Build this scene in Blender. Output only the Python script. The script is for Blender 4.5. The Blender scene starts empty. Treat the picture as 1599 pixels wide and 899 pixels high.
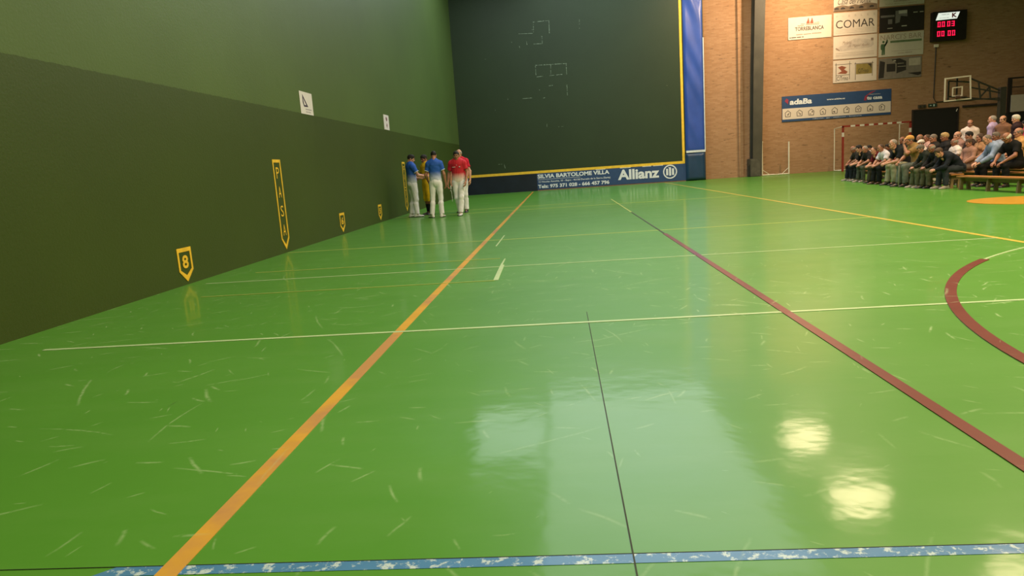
import bpy, bmesh, math, random
import numpy as np
from mathutils import Vector, Matrix, Euler
random.seed(4)
SC = bpy.context.scene
COL = SC.collection

# ---------------------------------------------------------------- camera, light, exposure
cam_d = bpy.data.cameras.new('camera'); cam = bpy.data.objects.new('camera', cam_d); COL.objects.link(cam)
cam_d.sensor_width = 36; cam_d.lens = 24.6007; cam_d.clip_end = 200
R_ = Vector((0.99556543, 0.06550362, -0.06751856)); U_ = Vector((0.05534108, 0.17258196, 0.98343929)); F_ = Vector((-0.07607132, 0.9828147, -0.16819159))
cam.matrix_world = Matrix(((R_.x, U_.x, -F_.x, 5.10646), (R_.y, U_.y, -F_.y, 0), (R_.z, U_.z, -F_.z, 1.2547), (0, 0, 0, 1)))
SC.camera = cam
SC.view_settings.view_transform = 'Standard'; SC.view_settings.look = 'None'; SC.view_settings.gamma = 1
SC.view_settings.use_curve_mapping = False
SC.view_settings.exposure = 0.0
w = bpy.data.worlds.new('world'); SC.world = w; w.use_nodes = True
w.node_tree.nodes['Background'].inputs[0].default_value = (.5, .55, .6, 1); w.node_tree.nodes['Background'].inputs[1].default_value = .02

WARM = (1.0, .74, .44); COOL = (.86, .93, 1.0); NEUT = (1.0, .90, .70)
# round lamps: x, y, z, watts, colour, disc size
LAMPS = [(14.9, 28.9, 10.9, 400, WARM, 1.9), (14.9, 23.6, 10.9, 400, WARM, 1.9), (17.3, 18.6, 10.9, 280, WARM, 1.9),
         (14.9, 13.5, 10.9, 560, WARM, 1.9), (14.9, 8.0, 10.9, 1150, WARM, 1.9), (14.9, 2.0, 10.9, 900, WARM, 1.9), (21.5, 12.0, 10.9, 160, NEUT, 1.0)]
# translucent roof lights: x, y, z, size x, size y, watts, colour
ROOFLIGHTS = [(8.0, 27.5, 10.95, 8.0, 18.0, 1500, COOL), (2.2, 30.5, 10.95, 3.2, 6.0, 260, COOL), (8.0, 7.0, 10.95, 8.0, 14.0, 1500, NEUT)]
for x, y, z, sx, sy, pw, c in ROOFLIGHTS:
    l = bpy.data.lights.new('roof_light', 'AREA'); l.shape = 'RECTANGLE'; l.size = sx; l.size_y = sy; l.energy = pw; l.color = c
    o = bpy.data.objects.new('roof_light', l); o.location = (x, y, z - .06); COL.objects.link(o)
# floodlights aimed at the end wall: position, aim, watts, cone
FLOODS = [((18.6, 32.5, 10.3), (15.6, 37.5, 7.2), 4600, 120), ((13.2, 32.5, 10.3), (12.4, 37.3, 8.0), 900, 90)]
for p, q, pw, ang in FLOODS:
    l = bpy.data.lights.new('flood_light', 'SPOT'); l.energy = pw; l.color = (1.0, .72, .44); l.spot_size = math.radians(ang); l.spot_blend = 1; l.shadow_soft_size = .22
    o = bpy.data.objects.new('flood_light', l); o.location = p; o.rotation_euler = (Vector(q) - Vector(p)).to_track_quat('-Z', 'Y').to_euler(); COL.objects.link(o)
for i, (x, y, z, pw, c, s) in enumerate(LAMPS):
    l = bpy.data.lights.new('lamp_light', 'AREA'); l.shape = 'DISK'; l.size = s; l.energy = pw; l.color = c; l.spread = math.radians(165)
    o = bpy.data.objects.new('lamp_light', l); o.location = (x, y, z - .06); COL.objects.link(o)

# ---------------------------------------------------------------- materials
def lin(h):
    if isinstance(h, str):
        h = h.lstrip('#'); h = [int(h[i:i + 2], 16) / 255 for i in (0, 2, 4)]
    return tuple((c / 12.92 if c <= .04045 else ((c + .055) / 1.055) ** 2.4) for c in h[:3]) + (1,)

def newmat(name):
    m = bpy.data.materials.new(name); m.use_nodes = True
    nt = m.node_tree; return m, nt, nt.nodes['Principled BSDF']

def N(nt, t, **kw):
    n = nt.nodes.new(t)
    for k, v in kw.items(): setattr(n, k, v)
    return n

def mixc(nt, fac, a, b, bt='MIX'):
    n = nt.nodes.new('ShaderNodeMix'); n.data_type = 'RGBA'; n.blend_type = bt
    for s, v in ((0, fac), (6, a), (7, b)):
        if hasattr(v, 'links'): nt.links.new(v, n.inputs[s])
        elif isinstance(v, (tuple, list)): n.inputs[s].default_value = v if len(v) == 4 else (*v, 1)
        else: n.inputs[s].default_value = v
    return n.outputs[2]

def math_(nt, op, a, b=None, c=None, clamp=False):
    n = nt.nodes.new('ShaderNodeMath'); n.operation = op; n.use_clamp = clamp
    for i, v in enumerate((a, b, c)):
        if v is None: continue
        if hasattr(v, 'links'): nt.links.new(v, n.inputs[i])
        else: n.inputs[i].default_value = v
    return n.outputs[0]

def ramp(nt, fac, p0, p1, c0=(0, 0, 0, 1), c1=(1, 1, 1, 1)):
    n = nt.nodes.new('ShaderNodeValToRGB'); e = n.color_ramp.elements
    e[0].position = p0; e[0].color = c0; e[1].position = p1; e[1].color = c1
    nt.links.new(fac, n.inputs[0]); return n.outputs[0]

def coords(nt, kind='Object'):
    return nt.nodes.new('ShaderNodeTexCoord').outputs[kind]

def noise(nt, co, scale, detail=4, rough=.55, dist=0, stretch=None, rot=None, out=0):
    if stretch or rot:
        mp = nt.nodes.new('ShaderNodeMapping'); nt.links.new(co, mp.inputs[0])
        if stretch: mp.inputs['Scale'].default_value = stretch
        if rot: mp.inputs['Rotation'].default_value = rot
        co = mp.outputs[0]
    n = nt.nodes.new('ShaderNodeTexNoise'); nt.links.new(co, n.inputs['Vector'])
    n.inputs['Scale'].default_value = scale; n.inputs['Detail'].default_value = detail
    n.inputs['Roughness'].default_value = rough; n.inputs['Distortion'].default_value = dist
    return n.outputs[out]

_mc = {}
def mat(name, col, rough=.6, metal=0, var=.12, scale=6, bump=0, emit=0, spec=.5, sheen=0):
    """painted or cloth-like material: base colour with a soft procedural variation"""
    key = (name, str(col))
    if key in _mc: return _mc[key]
    m, nt, b = newmat(name); c = lin(col) if isinstance(col, str) else col
    co = coords(nt); n = noise(nt, co, scale)
    lo = tuple(v * (1 - var) for v in c[:3]) + (1,); hi = tuple(min(1, v * (1 + var)) for v in c[:3]) + (1,)
    nt.links.new(mixc(nt, ramp(nt, n, .3, .7), lo, hi), b.inputs['Base Color'])
    b.inputs['Roughness'].default_value = rough; b.inputs['Metallic'].default_value = metal; b.inputs['Specular IOR Level'].default_value = spec
    if bump:
        bp = nt.nodes.new('ShaderNodeBump'); bp.inputs['Strength'].default_value = bump; bp.inputs['Distance'].default_value = .02
        nt.links.new(n, bp.inputs['Height']); nt.links.new(bp.outputs[0], b.inputs['Normal'])
    if emit: b.inputs['Emission Color'].default_value = c; b.inputs['Emission Strength'].default_value = emit
    _mc[key] = m; return m

# green painted concrete of the court walls (paint colour changes at the height of the old band)
def wall_mat(name, upper, lower=None, zsplit=2.635, joints=True):
    m, nt, b = newmat(name); co = coords(nt)
    sp = N(nt, 'ShaderNodeSeparateXYZ'); nt.links.new(co, sp.inputs[0])
    big = noise(nt, co, .35, 3); fine = noise(nt, co, 9, 6)
    cu = mixc(nt, ramp(nt, big, .35, .65), tuple(v * .93 for v in lin(upper)[:3]) + (1,), tuple(v * 1.07 for v in lin(upper)[:3]) + (1,))
    if lower:
        cl = mixc(nt, ramp(nt, big, .35, .65), tuple(v * .93 for v in lin(lower)[:3]) + (1,), tuple(v * 1.07 for v in lin(lower)[:3]) + (1,))
        edge = math_(nt, 'ADD', sp.outputs[2], math_(nt, 'MULTIPLY', math_(nt, 'SUBTRACT', fine, .5), .03))
        st = math_(nt, 'GREATER_THAN', edge, zsplit); cu = mixc(nt, st, cl, cu)
    # fine hammered speckle and small chips of pale plaster
    sp2 = ramp(nt, noise(nt, co, 60, 3, .7), .35, .75)
    cu = mixc(nt, math_(nt, 'MULTIPLY', sp2, .10), cu, (.10, .14, .07, 1))
    vo = N(nt, 'ShaderNodeTexVoronoi'); vo.inputs['Scale'].default_value = .9; nt.links.new(co, vo.inputs['Vector'])
    chip = math_(nt, 'LESS_THAN', vo.outputs['Distance'], .016)
    cu = mixc(nt, math_(nt, 'MULTIPLY', chip, .55), cu, (.42, .46, .36, 1))
    nt.links.new(cu, b.inputs['Base Color']); b.inputs['Roughness'].default_value = .52; b.inputs['Specular IOR Level'].default_value = .36
    h = math_(nt, 'ADD', math_(nt, 'MULTIPLY', noise(nt, co, 30, 5), .5), math_(nt, 'MULTIPLY', noise(nt, co, 1.2, 2), 1.2))
    bp = N(nt, 'ShaderNodeBump'); bp.inputs['Strength'].default_value = .22; bp.inputs['Distance'].default_value = .02
    nt.links.new(h, bp.inputs['Height']); nt.links.new(bp.outputs[0], b.inputs['Normal'])
    return m

def brick_mat():
    m, nt, b = newmat('tan_brick'); co = coords(nt)
    mp = N(nt, 'ShaderNodeMapping'); mp.inputs['Rotation'].default_value = (math.radians(-90), 0, 0); nt.links.new(co, mp.inputs[0])
    br = N(nt, 'ShaderNodeTexBrick'); nt.links.new(mp.outputs[0], br.inputs['Vector'])
    br.inputs['Scale'].default_value = 1; br.inputs['Brick Width'].default_value = .25; br.inputs['Row Height'].default_value = .066
    br.inputs['Mortar Size'].default_value = .006; br.inputs['Mortar Smooth'].default_value = .3
    br.inputs['Color1'].default_value = lin('#a98260'); br.inputs['Color2'].default_value = lin('#9a7250'); br.inputs['Mortar'].default_value = lin('#957a5e')
    big = ramp(nt, noise(nt, co, .5, 4), .35, .7)
    c = mixc(nt, math_(nt, 'MULTIPLY', big, .3), br.outputs[0], lin('#8a6443'))
    dk = noise(nt, co, 1.0, 3, .6, stretch=(2.6, 1, 13))
    c = mixc(nt, math_(nt, 'MULTIPLY', ramp(nt, dk, .63, .72), .65), c, lin('#4a3323'))
    nt.links.new(c, b.inputs['Base Color']); b.inputs['Roughness'].default_value = .85
    bp = N(nt, 'ShaderNodeBump'); bp.inputs['Strength'].default_value = .35; bp.inputs['Distance'].default_value = .008; bp.invert = True
    nt.links.new(br.outputs['Fac'], bp.inputs['Height']); nt.links.new(bp.outputs[0], b.inputs['Normal'])
    return m

GREEN = '#4f9a3c'
def strokes(nt, co, scale, length, width, keep, seed, bend=0.0):
    """short randomly turned scuff strokes, one per Voronoi cell"""
    mp = N(nt, 'ShaderNodeMapping'); mp.inputs['Location'].default_value = (seed * 7.3, seed * 3.1, 0); nt.links.new(co, mp.inputs[0])
    vo = N(nt, 'ShaderNodeTexVoronoi', voronoi_dimensions='2D'); vo.inputs['Scale'].default_value = scale; nt.links.new(mp.outputs[0], vo.inputs['Vector'])
    v = N(nt, 'ShaderNodeVectorMath', operation='SUBTRACT'); nt.links.new(mp.outputs[0], v.inputs[0]); nt.links.new(vo.outputs['Position'], v.inputs[1])
    wn = N(nt, 'ShaderNodeSeparateColor'); nt.links.new(vo.outputs['Color'], wn.inputs[0])
    s = N(nt, 'ShaderNodeSeparateXYZ'); nt.links.new(v.outputs[0], s.inputs[0])
    a = math_(nt, 'MULTIPLY', wn.outputs[0], 6.283); ca = math_(nt, 'COSINE', a); sa = math_(nt, 'SINE', a)
    x = math_(nt, 'ADD', math_(nt, 'MULTIPLY', s.outputs[0], ca), math_(nt, 'MULTIPLY', s.outputs[1], sa))
    y = math_(nt, 'SUBTRACT', math_(nt, 'MULTIPLY', s.outputs[1], ca), math_(nt, 'MULTIPLY', s.outputs[0], sa))
    y = math_(nt, 'ADD', y, math_(nt, 'MULTIPLY', math_(nt, 'MULTIPLY', x, x), bend))
    y = math_(nt, 'ADD', y, math_(nt, 'MULTIPLY', math_(nt, 'SUBTRACT', noise(nt, co, 9, 3), .5), width * 1.6))
    L = math_(nt, 'MULTIPLY', wn.outputs[1], length)
    fx = math_(nt, 'SUBTRACT', 1, math_(nt, 'DIVIDE', math_(nt, 'ABSOLUTE', x), math_(nt, 'ADD', L, .01)), clamp=True)
    fy = math_(nt, 'SUBTRACT', 1, math_(nt, 'DIVIDE', math_(nt, 'ABSOLUTE', y), math_(nt, 'MULTIPLY', math_(nt, 'ADD', wn.outputs[1], .35), width)), clamp=True)
    k = math_(nt, 'LESS_THAN', wn.outputs[2], keep)
    brk = ramp(nt, noise(nt, co, 26, 3), .32, .50)
    return math_(nt, 'MULTIPLY', math_(nt, 'MULTIPLY', math_(nt, 'MULTIPLY', math_(nt, 'POWER', fx, .5), fy), k), brk)

def floor_nodes(nt, b, base_out, scuff=1.0, wob=1.0):
    co = coords(nt)
    geo = N(nt, 'ShaderNodeNewGeometry').outputs['Position']
    s = [strokes(nt, geo, 2.1, .17, .012, .6, 1, .35), strokes(nt, geo, 1.05, .36, .010, .6, 2, .12), strokes(nt, geo, 4.3, .07, .010, .45, 3, .8), strokes(nt, geo, 3.1, .11, .009, .45, 6, .5),
         strokes(nt, geo, .6, .5, .010, .3, 4, .3)]
    tot = s[0]
    for q in s[1:]: tot = math_(nt, 'MAXIMUM', tot, q)
    zone = ramp(nt, noise(nt, geo, .28, 2), .36, .6)
    zs = N(nt, 'ShaderNodeSeparateXYZ'); nt.links.new(geo, zs.inputs[0])      # play wears the paint most in mid court
    play = math_(nt, 'SUBTRACT', 1, math_(nt, 'DIVIDE', math_(nt, 'ABSOLUTE', math_(nt, 'SUBTRACT', zs.outputs[1], 6.5)), 5.2), clamp=True)
    play = math_(nt, 'MULTIPLY_ADD', math_(nt, 'POWER', play, .6), .8, .2)
    tot = math_(nt, 'MULTIPLY', tot, math_(nt, 'MULTIPLY', play, math_(nt, 'MULTIPLY_ADD', zone, .6, .4)))
    c = mixc(nt, math_(nt, 'MULTIPLY', tot, .85 * scuff), base_out, (.40, .55, .28, 1))
    dk = strokes(nt, geo, .8, .10, .012, .25, 9, 2)
    c = mixc(nt, math_(nt, 'MULTIPLY', dk, .6 * scuff), c, (.03, .05, .02, 1))
    nt.links.new(c, b.inputs['Base Color'])
    ro = math_(nt, 'ADD', math_(nt, 'MULTIPLY', noise(nt, geo, 1.6, 5), .14), .34)
    ro = math_(nt, 'ADD', ro, math_(nt, 'MULTIPLY', tot, .12))
    nt.links.new(ro, b.inputs['Roughness'])
    b.inputs['Specular IOR Level'].default_value = .28
    b.inputs['Coat Weight'].default_value = .30; b.inputs['Coat Roughness'].default_value = .10
    h = math_(nt, 'ADD', math_(nt, 'MULTIPLY', noise(nt, geo, 3.0, 3, .5, stretch=(1, 1, 1)), 1.0), math_(nt, 'MULTIPLY', noise(nt, geo, 40, 3), .035))
    bp = N(nt, 'ShaderNodeBump'); bp.inputs['Strength'].default_value = .06 * wob; bp.inputs['Distance'].default_value = .05
    nt.links.new(h, bp.inputs['Height']); nt.links.new(bp.outputs[0], b.inputs['Normal']); nt.links.new(bp.outputs[0], b.inputs['Coat Normal'])

def floor_mat():
    m, nt, b = newmat('green_court_paint')
    geo = N(nt, 'ShaderNodeNewGeometry').outputs['Position']
    big = ramp(nt, noise(nt, geo, .25, 4, .6), .3, .7)
    c = mixc(nt, big, lin('#478324'), lin('#508d2a'))
    sw = noise(nt, geo, 1.2, 6, .65, stretch=(.5, 2.2, 1))
    c = mixc(nt, math_(nt, 'MULTIPLY', ramp(nt, sw, .45, .75), .18), c, lin('#6b964e'))
    floor_nodes(nt, b, c); return m

def line_mat(name, col, wear=.3, wearcol='#478324', wscale=14, wstretch=None, second=None):
    m, nt, b = newmat(name); geo = N(nt, 'ShaderNodeNewGeometry').outputs['Position']
    c = mixc(nt, ramp(nt, noise(nt, geo, 5, 4), .3, .7), tuple(v * .86 for v in lin(col)[:3]) + (1,), lin(col))
    if second: c = mixc(nt, ramp(nt, noise(nt, geo, .9, 5, .6), .48, .6), c, lin(second))
    wn = noise(nt, geo, wscale, 6, .7, stretch=wstretch)
    c = mixc(nt, ramp(nt, wn, 1 - wear - .05, 1 - wear + .02), c, lin(wearcol))
    floor_nodes(nt, b, c, .5); return m

# ---------------------------------------------------------------- mesh helpers
class MB:
    def __init__(s): s.v = []; s.f = []; s.mi = []; s.cur = 0
    def add(s, vs, fs):
        n = len(s.v); s.v += [tuple(map(float, q)) for q in vs]; s.f += [tuple(i + n for i in f) for f in fs]; s.mi += [s.cur] * len(fs); return s
    def box(s, a, b):
        (x0, y0, z0), (x1, y1, z1) = a, b
        return s.add([(x0, y0, z0), (x1, y0, z0), (x1, y1, z0), (x0, y1, z0), (x0, y0, z1), (x1, y0, z1), (x1, y1, z1), (x0, y1, z1)],
                     [(0, 3, 2, 1), (4, 5, 6, 7), (0, 1, 5, 4), (1, 2, 6, 5), (2, 3, 7, 6), (3, 0, 4, 7)])
    def bar(s, a, b, w, h=None, up=(0, 0, 1)):
        h = h or w; a = Vector(a); b = Vector(b); d = (b - a).normalized(); up = Vector(up)
        if abs(d.dot(up)) > .98: up = Vector((0, 1, 0))
        x = d.cross(up).normalized() * w / 2; y = x.cross(d).normalized() * h / 2
        vs = [p + i * x + j * y for p in (a, b) for i, j in ((-1, -1), (1, -1), (1, 1), (-1, 1))]
        return s.add(vs, [(0, 1, 2, 3), (7, 6, 5, 4), (0, 4, 5, 1), (1, 5, 6, 2), (2, 6, 7, 3), (3, 7, 4, 0)])
    def tube(s, pts, r, n=12, closed=False):
        pts = [Vector(p) for p in pts]; rings = []; m = len(pts); vs = []; fs = []
        for i, p in enumerate(pts):
            if closed: d = (pts[(i + 1) % m] - pts[i - 1])
            else: d = (pts[min(i + 1, m - 1)] - pts[max(i - 1, 0)])
            d.normalize(); u = Vector((0, 0, 1)) if abs(d.z) < .95 else Vector((1, 0, 0))
            x = d.cross(u).normalized(); y = d.cross(x)
            rr = r[i] if isinstance(r, (list, tuple)) else r
            vs += [p + rr * (math.cos(2 * math.pi * k / n) * x + math.sin(2 * math.pi * k / n) * y) for k in range(n)]
        for i in range(m if closed else m - 1):
            j = (i + 1) % m
            fs += [(i * n + k, i * n + (k + 1) % n, j * n + (k + 1) % n, j * n + k) for k in range(n)]
        if not closed: fs += [tuple(range(n))[::-1], tuple((m - 1) * n + k for k in range(n))]
        return s.add(vs, fs)
    def prism(s, poly, t, fn):
        """extrude a 2-D polygon by t; fn(u, v, w) -> world"""
        n = len(poly)
        vs = [fn(u, v, 0) for u, v in poly] + [fn(u, v, t) for u, v in poly]
        return s.add(vs, [tuple(range(n)), tuple(range(2 * n - 1, n - 1, -1))] + [(i, i + n, (i + 1) % n + n, (i + 1) % n) for i in range(n)])
    def ring(s, outer, inner, t, fn):
        n = len(outer)
        vs = [fn(u, v, 0) for u, v in outer] + [fn(u, v, 0) for u, v in inner] + [fn(u, v, t) for u, v in outer] + [fn(u, v, t) for u, v in inner]
        fs = []
        for i in range(n):
            j = (i + 1) % n
            fs += [(i, j, n + j, n + i), (2 * n + i, 3 * n + i, 3 * n + j, 2 * n + j), (i, 2 * n + i, 2 * n + j, j), (n + i, n + j, 3 * n + j, 3 * n + i)]
        return s.add(vs, fs)
    def build(s, name, mats, parent=None, smooth=False, bevel=0):
        me = bpy.data.meshes.new(name); me.from_pydata(s.v, [], s.f)
        if not isinstance(mats, (list, tuple)): mats = [mats]
        for m in mats: me.materials.append(m)
        if len(mats) > 1: me.polygons.foreach_set('material_index', s.mi)
        bm = bmesh.new(); bm.from_mesh(me); bmesh.ops.recalc_face_normals(bm, faces=bm.faces)
        if bevel: bmesh.ops.bevel(bm, geom=[e for e in bm.edges], offset=bevel, segments=2, affect='EDGES', clamp_overlap=True)
        bm.to_mesh(me); bm.free()
        if smooth: me.polygons.foreach_set('use_smooth', [True] * len(me.polygons))
        o = bpy.data.objects.new(name, me); COL.objects.link(o)
        if parent: o.parent = parent
        return o

def tag(o, label=None, cat=None, group=None, kind=None):
    if label: o['label'] = label
    if cat: o['category'] = cat
    if group: o['group'] = group
    if kind: o['kind'] = kind
    return o

def thing(name, label, cat, loc=(0, 0, 0), rz=0, group=None):
    o = bpy.data.objects.new(name, None); COL.objects.link(o); o.location = loc; o.rotation_euler = (0, 0, rz); o.empty_display_size = .1
    return tag(o, label, cat, group)

TRIM = [0]
def trim(b, m, **k):
    TRIM[0] += 1; return tag(b.build('trim_%d' % TRIM[0], m, **k), kind='structure')

def text_geo(s, bold=0, spacing=1.0, res=3):
    cu = bpy.data.curves.new('txt', 'FONT'); cu.body = s; cu.resolution_u = res; cu.offset = bold; cu.space_character = spacing
    o = bpy.data.objects.new('txt', cu); COL.objects.link(o); dg = bpy.context.evaluated_depsgraph_get()
    me = bpy.data.meshes.new_from_object(o.evaluated_get(dg)); bpy.data.objects.remove(o)
    v = np.array([q.co[:2] for q in me.vertices]); f = [tuple(p.vertices) for p in me.polygons]; bpy.data.meshes.remove(me)
    lo, hi = v.min(0), v.max(0); return (v - lo) / (hi - lo), f

def text(b, s, u0, u1, v0, v1, fn, w=.012, bold=.0, slant=0, spacing=1.0):
    """lettering filling the box u0..u1, v0..v1 on a surface"""
    v, f = text_geo(s, bold, spacing)
    b.add([fn(u0 + (u1 - u0) * (q[0] + slant * q[1]), v0 + (v1 - v0) * q[1], w) for q in v], f); return b
# ---------------------------------------------------------------- the hall
FW = 37.02          # face of the front wall
BY = 37.5           # face of the brick wall
BM = BY - .004; FM = FW - .004   # faces that mounted things sit on
m_left = wall_mat('left_wall_green', '#4b6029', '#36460b')
m_front = wall_mat('front_wall_green', '#223217')
m_brick = brick_mat(); m_floor = floor_mat()
m_yel = mat('court_yellow', '#e6b92e', .55); m_dark = mat('dark_steel', '#2b2a24', .5, var=.2)
tag(MB().box((-1, -8, -.3), (31, 40, 0)).build('floor', m_floor), kind='structure')
tag(MB().box((-.6, -8, 0), (0, FW, 11)).build('wall_left', m_left), kind='structure')
tag(MB().box((-.6, FW, 0), (12.62, 38.4, 11)).build('wall_front', m_front), kind='structure')
tag(MB().box((12.62, BY, 0), (31, 38.4, 11)).build('wall_back', m_brick), kind='structure')
tag(MB().box((30.6, -8, 0), (31, BY, 11)).build('wall_right', mat('right_wall_render', '#8a7a62', .9)), kind='structure')
tag(MB().box((-.6, -8.4, 0), (31, -8, 11)).build('wall_rear', mat('rear_wall_render', '#8a7a62', .9)), kind='structure')
tag(MB().box((-.6, -8, 11), (31, 38.4, 11.3)).build('ceiling', mat('ceiling_deck', '#8f9494', .8)), kind='structure')

# painted floor lines (structure: they belong to the floor)
g = .0025
fl = lambda u, v, w: (u, v, w)
LV = [0]
def lift():
    LV[0] += 1; return g + .0003 * LV[0]          # every coat of paint lies a hair above the one before
def strip(x0, y0, x1, y1, z=None): return MB().box((x0, y0, .0005), (x1, y1, z or lift()))
m_wl = line_mat('white_line', '#b5cf9c', .12); m_yl = line_mat('pale_yellow_line', '#b4c66c', .12); m_or = line_mat('amber_line', '#d3a232', .10, '#98703c', 3, second='#b58650')
m_rd = line_mat('brick_red_line', '#6e2a22', .16, '#9a4a36', 16); m_bl = line_mat('blue_line', '#4a80ae', .42, '#b4c8cc', 22, (1, 1.0, 1))
m_ck = mat('floor_joint', '#232c12', .7); m_yr = line_mat('far_yellow_line', '#c9b448', .08)
Lr = 10.47
trim(strip(3.69, -2, 3.77, 36.2), m_or)
trim(strip(Lr - .04, -2, Lr + .04, 36.6), m_yr)
trim(strip(.65, 5.485, Lr, 5.53), m_wl)
trim(strip(.28, 9.0, Lr, 9.035), m_wl)
trim(strip(.05, 12.50, Lr, 12.545), m_yl)
trim(strip(.05, 21.15, Lr, 21.20), m_yl)
trim(strip(.05, 22.95, 6.0, 22.99), m_yl)
trim(strip(6.785, -1, 6.855, 11.9), m_rd)
trim(strip(6.80, 11.9, 6.83, 17.3), m_ck)
trim(strip(6.79, 17.3, 6.83, 24), m_yl)
trim(MB().prism([(3.46, 2.05), (3.52, 2.103), (Lr, 2.103), (Lr, 2.052)], .0015, fl), m_bl)
trim(strip(5.2745, -1, 5.2795, 5.9, .0028), m_ck)
trim(strip(0, 2.1045, 12, 2.107, .0024), m_ck)
trim(MB().prism([(4.285, 7.9), (4.342, 7.9), (4.318, 9.15), (4.292, 9.2), (4.285, 9.8), (4.270, 9.8), (4.265, 9.15)], lift(), fl), m_wl)
trim(strip(3.99, 11.5, 4.01, 13.3), m_wl)
trim(strip(.6, 9.86, 4.2, 9.885), m_yl); trim(strip(.8, 7.88, 4.3, 7.90), m_yl)
def arcpoly(cx, cy, r, wd, a0, a1, n=60):
    A = [math.radians(a0 + (a1 - a0) * i / n) for i in range(n + 1)]
    return [(cx + r * math.cos(a), cy + r * math.sin(a)) for a in A] + [(cx + (r - wd) * math.cos(a), cy + (r - wd) * math.sin(a)) for a in A[::-1]]
def arcstrip(cx, cy, r, wd, a0, a1, z, n=60):
    p = arcpoly(cx, cy, r, wd, a0, a1, n); b = MB(); k = n + 1
    for i in range(n):
        b.prism([p[i], p[i + 1], p[2 * k - 2 - i], p[2 * k - 1 - i]], z, fl)
    return b
trim(arcstrip(13.585, 3.152, 6.03, .085, 134, 225, lift()), m_rd)
trim(arcstrip(13.585, 3.152, 6.0, .025, 122, 134, lift()), m_wl)
trim(MB().prism([(13.95 + .98 * math.cos(a * math.pi / 30), 14.0 + .98 * math.sin(a * math.pi / 30)) for a in range(60)], lift(), fl), line_mat('orange_disc', '#c4922e', .03))

# front wall trim: yellow frame and dark metal base strip, padding
trim(MB().box((0, FW - .02, .90), (11.57, FW, 1.03)).box((11.45, FW - .021, 1.03), (11.57, FW, 11)), m_yel)
trim(MB().box((0, FW - .03, 0), (3.95, FW, .90)), mat('dark_navy_sheet', '#141c2b', .35, var=.25, scale=2))
trim(MB().box((3.95, FW - .012, 0), (11.6, FW, .05)), mat('pink_edge', '#9a6a62', .7))
segs = [(4.21, 8.42, 5.05, 8.43), (4.24, 8.43, 4.21, 7.88), (5.02, 8.4, 5.01, 7.82), (3.46, 7.91, 4.18, 7.88), (3.09, 7.72, 3.07, 7.41), (3.83, 7.54, 3.85, 7.35), (4.62, 7.72, 4.63, 7.35), (4.18, 7.36, 4.63, 7.35), (3.46, 7.32, 3.48, 7.16), (4.21, 6.32, 5.8, 6.29), (4.21, 6.29, 4.21, 5.79), (4.99, 6.29, 4.96, 5.76), (5.77, 6.29, 5.77, 5.76), (4.24, 5.75, 4.57, 5.76), (4.89, 5.76, 5.55, 5.78), (4.83, 5.26, 5.03, 5.28), (5.75, 5.26, 5.75, 4.72), (4.33, 5.11, 4.36, 5.09), (2.7, 4.85, 2.69, 4.72), (3.45, 4.73, 3.95, 4.73), (4.5, 4.68, 4.6, 4.69), (4.64, 3.65, 4.61, 3.17), (6.55, 8.37, 6.53, 7.91), (5.8, 8.06, 5.79, 7.91), (2.27, 1.5, 2.32, 1.27), (2.0, 4.29, 2.02, 4.19), (1.65, 6.83, 1.72, 6.8), (1.86, 1.5, 2.27, 1.5), (5.14, 3.19, 5.47, 3.2)]
b = MB(); rr = random.Random(2)
front = lambda u, v, w: (u, FM - w, v)
for x0, z0, x1, z1 in segs:
    L = math.hypot(x1 - x0, z1 - z0); n = max(1, int(L / .05)); faint = (x0, z0) in ((4.64, 3.65), (6.55, 8.37), (5.8, 8.06), (1.86, 1.5), (5.14, 3.19), (3.09, 7.72))
    px, pz = -(z1 - z0) / L, (x1 - x0) / L
    for i in range(n):
        if rr.random() < (.55 if faint else .16): continue
        a, c = i / n, (i + 1) / n; h = .004 + .010 * rr.random() * (.5 if faint else 1)
        q = [(x0 + (x1 - x0) * t + s * px * h * (.5 + rr.random()), z0 + (z1 - z0) * t + s * pz * h * (.5 + rr.random())) for t, s in ((a, -1), (c, -1), (c, 1), (a, 1))]
        b.prism(q, .003, front)
trim(b, mat('chipped_paint_edge', '#7d8c76', .8))

# padding at the right end of the front wall
def pad(x0, x1, z0, z1, d, mt, label, seed):
    rr = random.Random(seed); nx, nz = 14, max(10, int((z1 - z0) / .07)); b = MB(); vs = []; fs = []
    ph = [(rr.random() * 9, rr.uniform(1, 7), rr.uniform(.6, 3.5), rr.uniform(-1, 1)) for _ in range(9)]
    for j in range(nz + 1):
        for i in range(nx + 1):
            u = i / nx; v = j / nz; x = x0 + (x1 - x0) * u; z = z0 + (z1 - z0) * v
            e = min(1, min(u, 1 - u) * 9) ** .5 * min(1, min(v, 1 - v) * (z1 - z0) * 10) ** .5
            o = sum(math.sin(p + a * x * 1.6 + c * z * (1 + s)) for p, a, c, s in ph) * .009
            vs.append((x, FW - .02 - d * e - o * e, z))
    n = nx + 1
    for j in range(nz):
        for i in range(nx): fs.append((j * n + i, j * n + i + 1, (j + 1) * n + i + 1, (j + 1) * n + i))
    b.add(vs, fs); b.box((x0, FW - .02, z0), (x1, FW - .004, z1))
    return b, mt
t = thing('wall_pad', 'tall royal blue wall pad beside the yellow frame, white binding on its edge', 'wall pad', (12.1, FW, 1.45))
def rel(o, t): o.parent = t; o.matrix_parent_inverse = Matrix.Translation(-t.location); return o
b, mm = pad(11.63, 12.58, 1.45, 10.8, .10, mat('royal_blue_vinyl', '#2d4b9c', .38, var=.12, scale=1.5), '', 3)
rel(b.build('cover', mm, smooth=True), t)
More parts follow.
